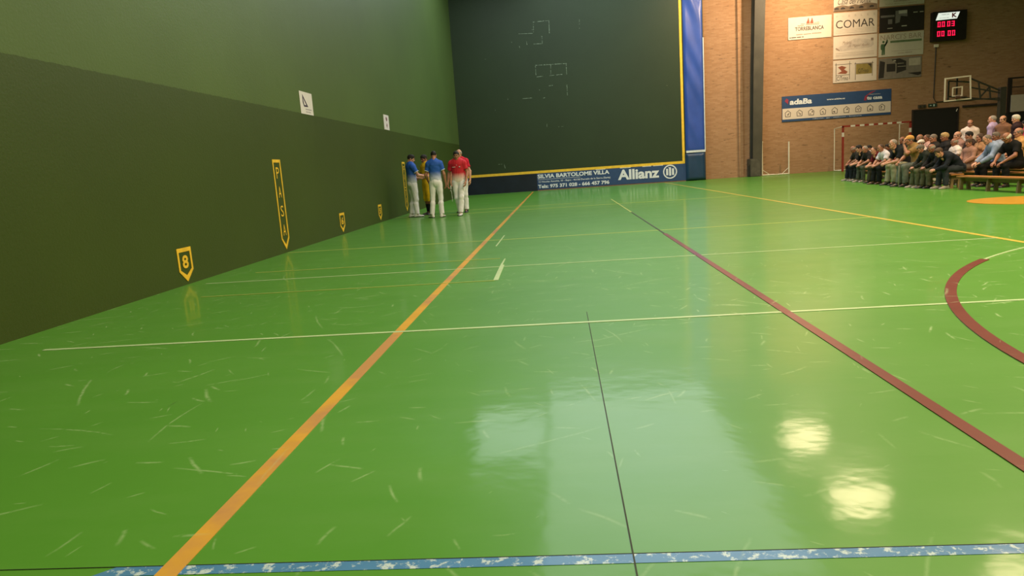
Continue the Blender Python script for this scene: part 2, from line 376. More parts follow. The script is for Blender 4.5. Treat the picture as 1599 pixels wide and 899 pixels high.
rel(MB().box((11.64, FW - .125, 1.42), (12.60, FW - .02, 1.53)).box((12.57, FW - .12, 1.5), (12.61, FM, 7.0)).build('binding', mat('white_binding', '#c9cfcf', .6)), t)
t = thing('wall_pad', 'short dark navy wall pad standing on the floor under the royal blue one', 'wall pad', (12.1, FW, 0))
b, mm = pad(11.6, 12.6, 0.01, 1.42, .16, mat('navy_vinyl', '#1f3a58', .35, var=.15, scale=2), '', 8)
rel(b.build('cover', mm, smooth=True), t)

# sponsor banner low on the front wall
t = thing('sponsor_banner', 'blue sponsor banner with white lettering along the foot of the front wall', 'banner', (7.7, FW, .05))
b = MB().box((3.95, FW - .034, .05), (11.6, FM, .895))
rel(b.build('banner_sheet', mat('banner_blue', '#22406a', .45, var=.08)), t)
m_wt = mat('white_print', '#d9dce0', .5, var=.03)
b = MB()
text(b, 'SILVIA BARTOLOME VILLA', 3.98, 7.70, .63, .84, front, .038, .035)
b.prism([(3.98, .565), (6.2, .565), (6.2, .58), (3.98, .58)], .037, front)
text(b, 'C/ Nicolas Azcoitia, 33 - Bajos - 42158 Duruelo de la Sierra (Soria)', 4.02, 7.74, .385, .50, front, .038, .012)
text(b, 'Tels: 975 371 028 - 666 457 796', 3.98, 7.68, .12, .31, front, .038, .035)
rel(b.build('contact_lettering', m_wt), t)
b = text(MB(), 'Allianz', 8.13, 10.25, .27, .80, front, .038, .035)
rel(b.build('company_lettering', m_wt), t)
circ = lambda cx, cz, r, n=40: [(cx + r * math.cos(2 * math.pi * i / n), cz + r * math.sin(2 * math.pi * i / n)) for i in range(n)]
b = MB().ring(circ(10.80, .53, .355), circ(10.80, .53, .295), .038, front)
for dx, z1, z0 in ((-.15, .69, .36), (0, .76, .33), (.15, .69, .36)):
    b.prism([(10.80 + dx - .05, z0), (10.80 + dx + .05, z0), (10.80 + dx + .05, z1), (10.80 + dx - .05, z1 - .0)], .038, front)
b.prism([(10.70, .76), (10.76, .70), (10.76, .76)], .038, front)
rel(b.build('emblem', m_wt), t)
for x0, x1 in ((8.25, 8.8), (9.4, 9.85), (9.95, 10.45), (7.0, 7.5)): rel(MB().box((x0, FW - .04, .868), (x1, FW - .025, .90)).build('tape', mat('white_tape', '#c5c9c6', .6)), t)

# painted markings on the left wall
left = lambda u, v, w: (w + .002, u, v)
def wall_mark(yc, z0, z1, wd, txt, label, tz=None, stack=False, sh=.15, name='painted_wall_marking'):
    h = wd / 2; t_ = .042; z_s = z0 + sh
    out = [(yc - h, z1), (yc - h, z_s), (yc, z0), (yc + h, z_s), (yc + h, z1)]
    inn = [(yc - h + t_, z1 - .055), (yc - h + t_, z_s + .015), (yc, z0 + .085), (yc + h - t_, z_s + .015), (yc + h - t_, z1 - .055)]
    t = thing(name, label, 'wall marking', (0, yc, z0))
    rel(MB().ring(out, inn, .004, left).build('outline', m_yel), t)
    if stack:
        n = len(txt); zz = np.linspace(z1 - .24, z_s + .16, n)
        for k, ch in enumerate(txt):
            b = text(MB(), ch, yc - h * .36, yc + h * .36, zz[k] - .1, zz[k] + .1, left, .004, .0)
            rel(b.build('letter', m_yel), t)
    else:
        b = text(MB(), txt, yc - h * .42, yc + h * .42, z_s + .03, z1 - .1, left, .004, .03)
        rel(b.build('number', m_yel), t)
wall_mark(9.08, .04, .50, .36, '8', 'yellow painted number 8 in a pointed frame, nearest on the left wall')
wall_mark(12.60, .06, 1.70, .36, 'PASA', 'yellow painted PASA in a tall pointed frame on the left wall', stack=True, sh=.2)
wall_mark(16.08, .05, .50, .36, '6', 'yellow painted number 6 in a pointed frame on the left wall')
wall_mark(19.60, .06, .50, .36, '5', 'yellow painted number 5 in a pointed frame on the left wall')
wall_mark(23.15, .08, 1.70, .40, 'FALTA', 'tall yellow painted frame with stacked letters behind the left blue-shirted player', stack=True, sh=.2)

# posters on the left wall
t = thing('wall_poster', 'white poster with a dark triangular emblem on the left wall, the nearer one', 'poster', (0, 14.54, 2.63))
pw_ = mat('poster_white', '#d8d0d0', .6, var=.03); dkp = mat('poster_plum', '#3c2a44', .6); gyp = mat('poster_grey', '#a9a2a6', .6)
rel(MB().box((.002, 14.18, 2.63), (.008, 14.90, 3.075)).build('sheet', pw_), t)
b = MB().ring([(14.34, 3.02), (14.32, 2.86), (14.38, 2.775), (14.62, 2.785)], [(14.365, 2.95), (14.375, 2.87), (14.40, 2.815), (14.52, 2.81)], .008, left)
rel(b.build('emblem', dkp), t)
b = MB().box((.007, 14.45, 2.72), (.010, 14.80, 2.745)).box((.007, 14.46, 2.67), (.010, 14.74, 2.69))
rel(b.build('caption', gyp), t)
t = thing('wall_poster', 'small white poster with a dark red mark on the left wall, the farther one', 'poster', (0, 21.35, 2.65))
rel(MB().box((.002, 21.04, 2.65), (.008, 21.68, 3.09)).build('sheet', pw_), t)
b = MB().prism([(21.30, 2.98), (21.36, 2.90), (21.45, 2.92), (21.47, 2.98), (21.40, 3.03), (21.34, 3.03)], .008, left).prism([(21.33, 2.77), (21.40, 2.70), (21.44, 2.80), (21.38, 2.86)], .008, left)
rel(b.build('emblem', mat('poster_maroon', '#6a3040', .6)), t)

# steel column in front of the brick wall: I-section with a boot
t = thing('steel_column', 'dark brown steel column standing against the brick wall', 'column', (15.3, 37.1, 0))
def isec(z, x, w_, d, tw=.05):
    h = w_ / 2; e = d / 2; f = .06
    return [(x - h, 37.10 - e, z), (x + h, 37.10 - e, z), (x + h, 37.10 - e + f, z), (x + tw, 37.10 - e + f, z), (x + tw, 37.10 + e - f, z), (x + h, 37.10 + e - f, z), (x + h, 37.10 + e, z), (x - h, 37.10 + e, z), (x - h, 37.10 + e - f, z), (x - tw, 37.10 + e - f, z), (x - tw, 37.10 - e + f, z), (x - h, 37.10 - e + f, z)]
def loft(secs):
    b = MB(); n = len(secs[0]); vs = [p for s_ in secs for p in s_]
    fs = [tuple(range(n)), tuple((len(secs) - 1) * n + k for k in range(n))]
    for i in range(len(secs) - 1): fs += [(i * n + k, i * n + (k + 1) % n, (i + 1) * n + (k + 1) % n, (i + 1) * n + k) for k in range(n)]
    return b.add(vs, fs)
m_col = mat('column_paint', '#403c31', .55, var=.2, scale=2)
rel(loft([isec(0.02, 15.14, .44, .6), isec(5, 15.24, .48, .62), isec(11, 15.42, .52, .66)]).build('shaft', m_col), t)
rel(MB().box((14.80, 36.78, 0), (15.31, 37.44, .9)).build('boot', mat('column_boot', '#4b463b', .6, var=.3), bevel=.02), t)
rel(MB().tube([(14.76, 36.95, 0), (14.76, 36.95, .55)], .03).tube([(14.76, 36.95, .5), (14.9, 36.9, .85)], .02).build('pipe_stub', m_dark), t)
trim(MB().box((14.40, BY - .10, 0), (14.62, BY, 11)), m_brick)

# white post frame beside the column
m_white = mat('white_tube', '#d8cdb8', .45, var=.05)
t = thing('post_frame', 'low white U-shaped tube frame on the floor right of the steel column', 'post frame', (16.08, 36.9, 0))
b = MB().tube([(15.42, 36.9, .02), (15.41, 36.9, 1.68)], .035); rel(b.build('post', m_white), t)
b = MB().tube([(16.74, 36.9, .02), (16.74, 36.9, 1.64)], .035); rel(b.build('post', m_white), t)
b = MB().tube([(15.42, 36.9, .04), (16.02, 36.9, .04)], .03).tube([(16.2, 36.9, .04), (16.74, 36.9, .04)], .03).box((16.02, 36.88, .02), (16.2, 36.92, .06)); rel(b.build('base_bar', m_white), t)
b = MB().tube([(15.44, 36.9, .30), (15.75, 36.9, .07)], .015); rel(b.build('brace', m_white), t)
b = MB().tube([(16.72, 36.9, .34), (16.42, 36.9, .07)], .015); rel(b.build('brace', m_white), t)
b = MB().tube([(15.41, 36.9, 1.66), (15.41, 36.9, 1.74)], .05); rel(b.build('cap', m_white), t)

# handball goal
m_gr = mat('goal_red', '#8e2a20', .5); m_gw = mat('goal_white', '#d8cfc2', .5, var=.04)
t = thing('handball_goal', 'red and white banded handball goal against the brick wall', 'goal', (20.5, 35.7, 0))
def banded(a, c, cuts):
    b = MB(); a = Vector(a); c = Vector(c); L = (c - a).length; d = (c - a) / L; s0 = 0; k = 0
    for s1 in cuts + [L]:
        b.cur = k % 2; b.bar(a + d * s0, a + d * s1, .08); s0 = s1; k += 1
    return b
zc = 2.16
rel(banded((18.92, 35.7, 0), (18.92, 35.7, zc), [1.67, 1.87]).build('post', [m_gr, m_gw]), t)
rel(banded((22.06, 35.7, 0), (22.06, 35.7, zc), [1.67, 1.87]).build('post', [m_gr, m_gw]), t)
cuts = [.38 + .215 * i for i in range(14) if .38 + .215 * i < 3.1][:-1]
rel(banded((18.88, 35.7, zc), (22.10, 35.7, zc), cuts[:12]).build('crossbar', [m_gr, m_gw]), t)
for x in (18.86, 21.98):
    rel(MB().tube([(x, 36.6, .04), (x, 36.6, 2.1), ((18.92 if x < 20 else 22.06), 35.72, 2.16)], .025).tube([(x, 36.6, .05), ((18.92 if x < 20 else 22.06), 35.72, .05)], .025).build('rear_frame', m_white), t)
rel(MB().tube([(18.86, 36.6, .05), (21.98, 36.6, .05)], .025).build('ground_bar', m_white), t)
# ---------------------------------------------------------------- advertising boards on the brick wall
brickp = lambda u, v, w: (u, BM - w, v)
def board(name, label, x0, x1, z0, z1, m, cat='advertising board'):
    t = thing(name, label, cat, ((x0 + x1) / 2, BM, z0))
    rel(MB().box((x0, BM - .03, z0), (x1, BM, z1)).build('panel', m), t); return t
def rect(b, x0, x1, z0, z1, w=.034): return b.prism([(x0, z0), (x1, z0), (x1, z1), (x0, z1)], w, brickp)
m_pap = mat('board_cream', '#cfc0b2', .6, var=.03); m_blk = mat('print_black', '#3a302b', .6); m_sep = mat('print_sepia', '#8b7566', .6); m_lg = mat('print_light', '#b0a193', .6)
m_rust = mat('print_rust', '#8a4a34', .6); m_pg = mat('print_green', '#3f5a3a', .6); m_olv = mat('print_olive', '#86743a', .6); m_navy = mat('banner_navy', '#27436c', .5, var=.05)
t = board('advertising_board', 'cream board reading TORREBLANCA under a rust-coloured twin tower emblem', 16.89, 18.99, 6.62, 7.68, m_pap)
rel(text(MB(), 'TORREBLANCA', 17.22, 18.62, 7.02, 7.21, brickp, .034, .025).build('lettering', m_blk), t)
b = MB()
for cx in (17.86, 18.04): b.prism([(cx - .09, 7.33), (cx + .08, 7.33), (cx + .06, 7.45), (cx + .02, 7.60), (cx, 7.63), (cx - .03, 7.5), (cx - .07, 7.44)], .034, brickp)
rect(b, 17.5, 17.72, 7.33, 7.35); rect(b, 18.16, 18.4, 7.35, 7.37); rel(b.build('emblem', m_rust), t)
b = MB()
for x0, x1, z in ((17.35, 17.65, 7.25), (17.75, 18.4, 7.27), (17.28, 17.6, 6.83), (17.64, 18.0, 6.83), (18.04, 18.5, 6.84)): rect(b, x0, x1, z, z + .035)
rel(b.build('small_print', m_sep), t)
b = MB(); [rect(b, x0, x1, 6.70, 6.74) for x0, x1 in ((16.95, 17.02), (17.04, 17.28), (17.31, 17.52), (17.56, 17.64))]; rel(b.build('small_print', m_blk), t)

t = board('advertising_board', 'cream board reading COMAR in large dark capitals', 19.09, 21.18, 6.65, 7.72, m_pap)
rel(text(MB(), 'COMAR', 19.20, 21.06, 6.98, 7.36, brickp, .034, .0).build('lettering', m_blk), t)
b = MB()
for i, ch in enumerate('MUEBLES'): text(b, ch, 19.2 + i * .30, 19.28 + i * .30, 7.50, 7.60, brickp, .034)
for z in (6.90, 6.83, 6.75): rect(b, 19.2, 21.05, z, z + .012)
rel(b.build('small_print', m_lg), t)
t = board('advertising_board', 'pale board with a script signature over a grey vehicle sketch', 19.09, 21.2, 5.51, 6.60, m_pap)
b = MB().prism([(19.2, 5.95), (19.45, 5.88), (20.9, 5.98), (21.05, 6.12), (21.0, 6.3), (20.6, 6.42), (20.1, 6.45), (19.8, 6.30), (19.35, 6.08)], .032, brickp)
rel(b.build('sketch', mat('print_pale_grey', '#bfb0a4', .6)), t)
b = text(MB(), 'Maderas', 19.52, 19.95, 6.2, 6.36, brickp, .035, slant=.1); text(b, 'de Miguel Rodri', 19.75, 20.75, 6.02, 6.18, brickp, .035, slant=.1)
for z in (5.78, 5.70, 5.64): rect(b, 19.2, 21.05, z, z + .01)
b.prism([(19.18, 6.02), (19.38, 5.9), (19.4, 5.94), (19.24, 6.06)], .035, brickp); rect(b, 20.9, 21.02, 6.3, 6.42)
rel(b.build('lettering', m_sep), t)
t = board('advertising_board', 'cream board with a rust swirl and an olive picture, lowest of its column', 19.09, 21.2, 4.37, 5.45, m_pap)
b = MB()
for x0, x1, z0, z1 in ((19.22, 19.24, 4.43, 5.33), (19.88, 19.90, 4.5, 5.38), (19.17, 19.98, 5.24, 5.26), (19.22, 19.9, 4.72, 4.74), (20.16, 20.18, 4.45, 5.3), (20.98, 21.0, 4.6, 5.3), (20.12, 21.05, 5.22, 5.24)): rect(b, x0, x1, z0, z1)
text(b, 'CiTrino', 19.27, 19.82, 4.47, 4.68, brickp, .034, .005); rel(b.build('lettering', m_blk), t)
b = MB().prism([(19.32, 5.12), (19.5, 5.18), (19.74, 5.10), (19.62, 5.0), (19.8, 4.88), (19.72, 4.78), (19.3, 4.82), (19.5, 4.92), (19.42, 5.02)], .034, brickp); rel(b.build('swirl', m_rust), t)
pic = rel(rect(MB(), 20.2, 20.97, 4.72, 5.21).build('picture', m_olv), t)
b = MB(); text(b, 'CiTrino', 20.3, 20.8, 4.78, 4.98, brickp, .036); b.prism([(20.75, 5.2), (20.95, 5.2), (20.94, 4.95), (20.88, 5.08)], .036, brickp); b.build('picture_mark', m_blk, pic)
t = board('advertising_board', 'board with a sepia panorama cut off by the top edge, above COMAR', 19.09, 21.18, 7.80, 8.90, m_pap)
b = MB().prism([(19.1, 7.80), (21.17, 7.80), (21.17, 8.02), (20.9, 8.08), (20.6, 8.1), (20.3, 8.02), (20.1, 8.07), (19.8, 8.0), (19.5, 8.08), (19.25, 8.03), (19.1, 7.98)], .033, brickp); rel(b.build('panorama', mat('print_dun', '#7a6552', .6, var=.3, scale=5)), t)
b = MB(); [b.prism([(x, 7.87), (x + .22, 7.88), (x + .2, 7.95), (x + .1, 7.98), (x, 7.94)], .036, brickp) for x in (19.12, 19.42, 19.85, 20.3, 20.8)]
text(b, 'Casa del Monte', 19.25, 20.85, 8.10, 8.40, brickp, .034, slant=.06); rel(b.build('lettering', m_blk), t)
t = board('advertising_board', 'pale board with a dark caption cut off by the top edge, above the dark photograph', 21.28, 23.4, 7.84, 8.90, mat('board_grey_cream', '#b5aa98', .6, var=.03))
b = MB(); text(b, 'NORESO', 21.95, 22.68, 8.02, 8.09, brickp, .034, .02); text(b, 'TODO BUENOS CARRETE', 21.55, 23.05, 7.91, 7.96, brickp, .034, .0); rel(b.build('lettering', m_sep), t)
t = board('advertising_board', 'dark photographic board of a kitchen interior', 21.30, 23.42, 6.62, 7.78, mat('photo_dark', '#241c1b', .5))
b = MB().prism([(22.05, 7.6), (22.6, 7.62), (22.62, 7.3), (22.3, 7.35), (22.25, 7.05), (22.05, 7.0)], .033, brickp); rect(b, 21.35, 22.0, 7.32, 7.42); rect(b, 21.7, 21.9, 7.0, 7.22, .036); rel(b.build('cabinets', mat('photo_grey', '#6a6462', .6)), t)
b = MB(); rect(b, 22.2, 22.6, 7.45, 7.6, .037); rect(b, 22.35, 22.6, 6.84, 6.89, .037); rect(b, 21.68, 21.92, 6.78, 6.81, .037); rect(b, 22.9, 23.1, 7.45, 7.49); rect(b, 23.2, 23.38, 7.45, 7.49); rel(b.build('highlights', mat('photo_pale', '#a8a19a', .6)), t)
t = board('advertising_board', 'cream board reading NARCIS BAR with a green waiter figure', 21.28, 23.42, 5.45, 6.58, mat('board_cream_b', '#bdb3a2', .6, var=.03))
rel(text(MB(), "NARCI'S BAR", 21.36, 23.32, 6.26, 6.50, brickp, .034, -.008).build('lettering', m_sep), t)
b = rect(MB(), 21.83, 23.33, 6.10, 6.20); rel(b.build('green_bar', mat('print_sage', '#5c6e4c', .6)), t)
b = MB().prism(circ(21.50, 6.17, .055, 16), .034, brickp).prism([(21.40, 6.07), (21.60, 6.07), (21.72, 6.16), (21.70, 6.28), (21.66, 6.28), (21.66, 6.12), (21.58, 6.0), (21.58, 5.56), (21.51, 5.54), (21.50, 5.82), (21.49, 5.54), (21.42, 5.54), (21.43, 5.78), (21.38, 5.82), (21.37, 5.98)], .034, brickp)
rel(b.build('figure', m_pg), t)
b = MB(); rect(b, 21.9, 23.3, 5.69, 5.70); rect(b, 22.2, 22.5, 5.57, 5.59); rect(b, 22.55, 22.9, 5.58, 5.60); rel(b.build('small_print', m_sep), t)
t = board('advertising_board', 'photographic board of a shop counter with dark shelves, lowest on the right column', 21.30, 23.36, 4.38, 5.38, mat('photo_taupe', '#7c7166', .6))
b = MB(); b.prism([(21.3, 4.42), (21.55, 4.45), (21.6, 5.2), (21.35, 5.28)], .033, brickp); rect(b, 21.68, 22.1, 4.72, 5.1); b.prism([(22.16, 4.62), (22.62, 4.75), (22.62, 5.18), (22.3, 5.33), (21.9, 5.3), (22.16, 5.1)], .033, brickp); b.prism([(22.7, 4.6), (23.34, 4.62), (23.34, 4.5), (23.2, 4.45)], .033, brickp); rel(b.build('shelves', mat('photo_ink', '#2a2320', .6)), t)
b = MB(); rect(b, 22.2, 22.6, 4.93, 4.95, .036); rect(b, 22.2, 22.5, 5.08, 5.10, .036); rect(b, 22.0, 22.12, 5.2, 5.26, .036); rect(b, 22.75, 23.3, 4.95, 5.3, .034); rel(b.build('highlights', mat('photo_ivory', '#ab9f8e', .6)), t)

t = board('company_banner', 'wide blue and white banner with nine small house icons on the brick wall', 16.58, 21.94, 2.64, 3.90, m_navy, 'banner')
rel(rect(MB(), 16.60, 21.92, 2.755, 3.29, .033).build('white_band', m_pap), t)
b = text(MB(), 'adaBa', 16.95, 18.05, 3.46, 3.74, brickp, .036, .04, slant=.03)
text(b, 'www.adaba.es', 18.79, 19.68, 3.56, 3.64, brickp, .036, .02)
text(b, 'Mejoramos', 20.85, 21.4, 3.66, 3.72, brickp, .036, .0); text(b, 'tu casa', 20.75, 21.5, 3.44, 3.60, brickp, .036, .04)
text(b, 'reformas - gas - calefaccion - fontaneria', 18.1, 20.5, 2.665, 2.72, brickp, .036)
rel(b.build('lettering', m_wt), t)
rel(MB().prism([(16.72, 3.66), (16.88, 3.50), (16.9, 3.72), (16.8, 3.8)], .036, brickp).prism([(20.60, 3.42), (20.72, 3.40), (20.78, 3.66), (21.2, 3.86), (20.95, 3.82), (20.66, 3.62)], .036, brickp).build('red_mark', mat('print_crimson', '#8e2c44', .6)), t)
for k in range(9):
    cx = 16.87 + k * .578; z = 3.02
    o_ = [(cx - .13, z - .15), (cx + .13, z - .15), (cx + .15, z + .06), (cx + .1, z + .10), (cx, z + .18), (cx - .1, z + .10), (cx - .15, z + .06)]
    i_ = [(cx + (u - cx) * .82, z + (v - z) * .82) for u, v in o_]
    b = MB().ring(o_, i_, .035, brickp)
    rr = random.Random(k)
    for _ in range(3): x = cx + rr.uniform(-.08, .04); zz = z + rr.uniform(-.1, .03); rect(b, x, x + .06, zz, zz + .035)
    rel(b.build('house_icon', m_blk), t)

# scoreboard
t = thing('scoreboard', 'black electronic scoreboard with red digits high on the brick wall', 'scoreboard', (24.5, BM, 6))
rel(MB().box((23.72, BM - .30, 5.98), (25.30, BM, 7.36)).build('housing', mat('scoreboard_black', '#17120f', .5, var=.3), bevel=.01), t)
sc = lambda u, v, w: (u, BM - .30 - w, v)
b = MB().prism([(23.83, 6.95), (24.82, 6.97), (24.95, 7.28), (23.95, 7.28)], .01, sc); lp = rel(b.build('lit_panel', mat('panel_glow', '#dfe5dc', .5, emit=.9)), t)
b = MB(); text(b, 'MARCAS', 24.1, 24.45, 7.17, 7.22, sc, .013); text(b, 'DE CALIDAD', 24.0, 24.45, 7.02, 7.06, sc, .013); b.build('panel_print', m_blk, lp)
text(MB(), 'K', 24.58, 24.82, 7.03, 7.24, sc, .013, .04).build('panel_letter', mat('panel_red', '#9c2438', .5), lp)
SEG = {'0': 'abcdef', '3': 'abcdg'}
def digit(b, ch, x, z, s_=.24):
    wd = s_ * .55; e = .035
    R = dict(a=(x, x + wd, z + s_ - e, z + s_), d=(x, x + wd, z, z + e), g=(x, x + wd, z + s_ / 2 - e / 2, z + s_ / 2 + e / 2), f=(x, x + e, z + s_ / 2, z + s_), e=(x, x + e, z, z + s_ / 2), b=(x + wd - e, x + wd, z + s_ / 2, z + s_), c=(x + wd - e, x + wd, z, z + s_ / 2))
    for k in SEG[ch]: q = R[k]; b.prism([(q[0], q[2]), (q[1], q[2]), (q[1], q[3]), (q[0], q[3])], .012, sc)
b = MB()
for x, z, s_ in ((23.93, 6.63, '00'), (24.38, 6.63, '03'), (23.92, 6.19, '00'), (24.42, 6.19, '00')):
    for k, ch in enumerate(s_): digit(b, ch, x + k * .20, z)
rel(b.build('digits', mat('red_led', '#e81848', .4, emit=1.6)), t)
t = thing('cable_conduit', 'thin dark conduit running down the bricks below the scoreboard', 'conduit', (23.9, BM, 2.8))
rel(MB().tube([(24.02, BM - .04, 5.75), (23.98, BM - .04, 3.3), (24.1, BM - .04, 3.08), (25.9, BM - .04, 3.06)], .022).build('pipe', m_dark), t)
rel(MB().box((23.93, BM - .1, 5.72), (24.11, BM, 5.86)).build('junction_box', m_white), t)

# dark doorway with lamp and exit sign
t_door = MB().box((23.02, BM - .06, 0), (25.15, BM, 2.72)); o = tag(t_door.build('door_1', mat('dark_door', '#15110e', .7)), kind='structure')
b = MB().box((22.96, BM - .09, 0), (23.02, BM, 2.78)).box((25.15, BM - .09, 0), (25.21, BM, 2.78)).box((23.02, BM - .09, 2.72), (25.15, BM, 2.78)); f_ = b.build('door_frame', mat('door_frame_brown', '#2c221b', .6)); f_.parent = o
trim(MB().box((25.4, BM - .1, 2.72), (27.2, BM, 2.82)), mat('beam_brown', '#2f251c', .7))
t = thing('emergency_light', 'small emergency light with two dark lenses over the doorway', 'emergency light', (23.5, BM, 2.86))
rel(MB().box((23.25, BM - .08, 2.84), (23.62, BM, 3.00)).build('casing', mat('casing_grey', '#4c4030', .6)), t)
for x in (23.33, 23.52): rel(MB().tube([(x, BM - .12, 2.92), (x, BM - .07, 2.92)], .045).build('lens', m_dark), t)
t = thing('exit_sign', 'small greenish exit sign over the doorway, lit with a white figure', 'exit sign', (23.95, BM, 2.86))
cs = rel(MB().box((23.75, BM - .06, 2.86), (24.15, BM, 3.02)).build('casing', mat('sign_green', '#26382b', .6, emit=.03)), t)
b = MB().prism([(23.98, 2.88), (24.02, 2.88), (24.03, 2.98), (23.97, 2.98)], .065, brickp).prism([(23.80, 2.92), (23.88, 2.92), (23.88, 2.95), (23.80, 2.95)], .065, brickp); b.build('pictogram', mat('sign_white', '#a8bba4', .6, emit=.2), cs)
t = thing('door_latch', 'small white latch at the top right corner of the dark doorway', 'latch', (25.08, BM, 2.55))
rel(MB().tube([(25.08, BM - .08, 2.55), (25.12, BM - .09, 2.68)], .02).build('handle', m_white), t)

# basketball backboard on a folding truss
t = thing('basketball_hoop', 'transparent basketball backboard with white border on a dark folding truss', 'basketball hoop', (21.9, 30.0, 0))
Y = 30.0
m_bd = mat('board_border', '#d3c8b6', .5, var=.04)
O = [(20.62, 2.70), (21.67, 2.73), (21.62, 3.66), (20.62, 3.62)]; I = [(20.67, 2.75), (21.62, 2.78), (21.57, 3.61), (20.67, 3.57)]
bb = lambda u, v, w: (u, Y - w, v)
rel(MB().ring(O, I, .03, bb).build('border', m_bd), t)
rel(MB().ring([(20.92, 2.88), (21.32, 2.88), (21.32, 3.26), (20.92, 3.24)], [(20.96, 2.92), (21.28, 2.92), (21.28, 3.22), (20.96, 3.20)], .03, bb).build('target_square', m_bd), t)
gm, nt, gb = newmat('clear_acrylic'); gb.inputs['Transmission Weight'].default_value = 1; gb.inputs['Roughness'].default_value = .02; gb.inputs['IOR'].default_value = 1.05
nz_ = noise(nt, coords(nt), 4); nt.links.new(mixc(nt, nz_, (.96, .97, .96, 1), (.99, .99, .99, 1)), gb.inputs['Base Color'])
rel(MB().prism([(20.66, 2.74), (21.63, 2.77), (21.58, 3.62), (20.66, 3.58)], .008, lambda u, v, w: (u, Y - .008 - w, v)).build('board_panel', gm), t)
rim = MB().tube([(21.12 + .2 * math.cos(a * math.pi / 12), Y - .30 + .2 * math.sin(a * math.pi / 12), 2.84) for a in range(24)], .012, 8, closed=True).box((21.05, Y - .11, 2.78), (21.19, Y - .03, 2.90))
rel(rim.build('rim', mat('rim_brown', '#4a2a1a', .5)), t)
b = MB()
for a, c in (((21.6, Y + .02, 3.55), (22.85, Y + .1, 2.98)), ((21.6, Y + .02, 3.2), (22.85, Y + .1, 2.90)), ((20.8, Y + .02, 2.72), (22.85, Y + .1, 2.70)), ((20.8, Y + .04, 2.9), (22.85, Y + .1, 2.62)),
             ((21.95, Y + .04, 3.39), (22.05, Y + .05, 2.74)), ((22.05, Y + .05, 2.8), (22.4, Y + .08, 3.17)), ((20.8, Y + .03, 2.75), (20.8, Y + .03, 3.5)), ((21.12, Y + .03, 2.72), (21.12, Y + .03, 3.6)), ((20.8, Y + .03, 3.5), (21.6, Y + .03, 3.4)), ((22.4, Y + .08, 3.17), (22.45, Y + .08, 2.7))):
    b.bar(a, c, .05)
rel(b.build('truss', m_dark), t)
rel(MB().box((22.80, Y, 0), (23.02, Y + .22, 3.12)).build('post', m_dark, bevel=.01), t)

# dark stand with a white panel at the right edge
t = thing('raised_stand', 'black raised platform front carrying a white panel and rail at the right edge', 'platform', (28.6, BM, 0))
rel(MB().box((27.25, 36.9, 0), (30.55, BM, 2.28)).build('base', mat('stand_black', '#14110f', .8)), t)
rel(MB().box((27.32, 36.82, 2.32), (30.5, 36.88, 3.12)).build('panel', mat('stand_white', '#b8ada0', .6, var=.04)), t)
b = MB().box((27.22, 36.86, 2.28), (27.36, 37.0, 3.96))
b.bar((27.3, 36.92, 3.93), (30.5, 36.92, 3.93), .07).bar((27.3, 36.92, 3.5), (30.5, 36.92, 3.5), .04)
for x in (28.4, 29.5, 30.4): b.bar((x, 36.92, 2.28), (x, 36.92, 3.93), .06)
rel(b.build('rail', mat('rail_black', '#1c1613', .6)), t)

# lamps under the ceiling (their light is set at the top of the file)
def lamp_shape():
    b = MB(); prof = [(.04, .12), (.12, .10), (.16, .02), (.30, -.10), (.36, -.18)]
    return prof
for i, (x, y, z, pw, c, s) in enumerate(LAMPS):
    t = thing('high_bay_lamp', 'round metal high bay lamp under the ceiling, outside the photographed view', 'lamp', (x, y, z), group='high bay lamps')
    n = 24; vs = []; fs = []; pr = [(.03, .09), (.13, .085), (.3, .04), (s * .52, -.02), (s * .54, -.055)]
    for r, zz in pr: vs += [(r * math.cos(2 * math.pi * k / n), r * math.sin(2 * math.pi * k / n), zz) for k in range(n)]
    for j in range(len(pr) - 1): fs += [(j * n + k, j * n + (k + 1) % n, (j + 1) * n + (k + 1) % n, (j + 1) * n + k) for k in range(n)]
    MB().add(vs, fs).build('shade', mat('lamp_metal', '#8f8f8c', .4, metal=.8), t, smooth=True)
    MB().tube([(0, 0, .08), (0, 0, .1)], .04).build('mount', m_dark, t)
for i, (x, y, z, sx, sy, pw, c) in enumerate(ROOFLIGHTS):
    hx, hy = sx / 2 + .1, sy / 2 + .1
    tag(MB().ring([(x - hx, y - hy), (x + hx, y - hy), (x + hx, y + hy), (x - hx, y + hy)], [(x - hx + .08, y - hy + .08), (x + hx - .08, y - hy + .08), (x + hx - .08, y + hy - .08), (x - hx + .08, y + hy - .08)], .16, lambda u, v, w: (u, v, 10.85 + w)).build('window_%d' % (i + 1), mat('roof_light_frame', '#b8bcb8', .5)), kind='structure')
for (p, q, pw, ang) in FLOODS:
    t = thing('floodlight', 'floodlight aimed at the end wall, outside the photographed view', 'lamp', p, group='floodlights for the end wall')
    d = (Vector(q) - Vector(p)).normalized()
    MB().bar(-d * .45, -d * .08, .5, .36).build('housing', mat('lamp_metal', '#8f8f8c', .4, metal=.8), t)
    MB().bar((0, -d.y * .3, .05), (0, -d.y * .3, .68), .05).build('bracket', m_dark, t)

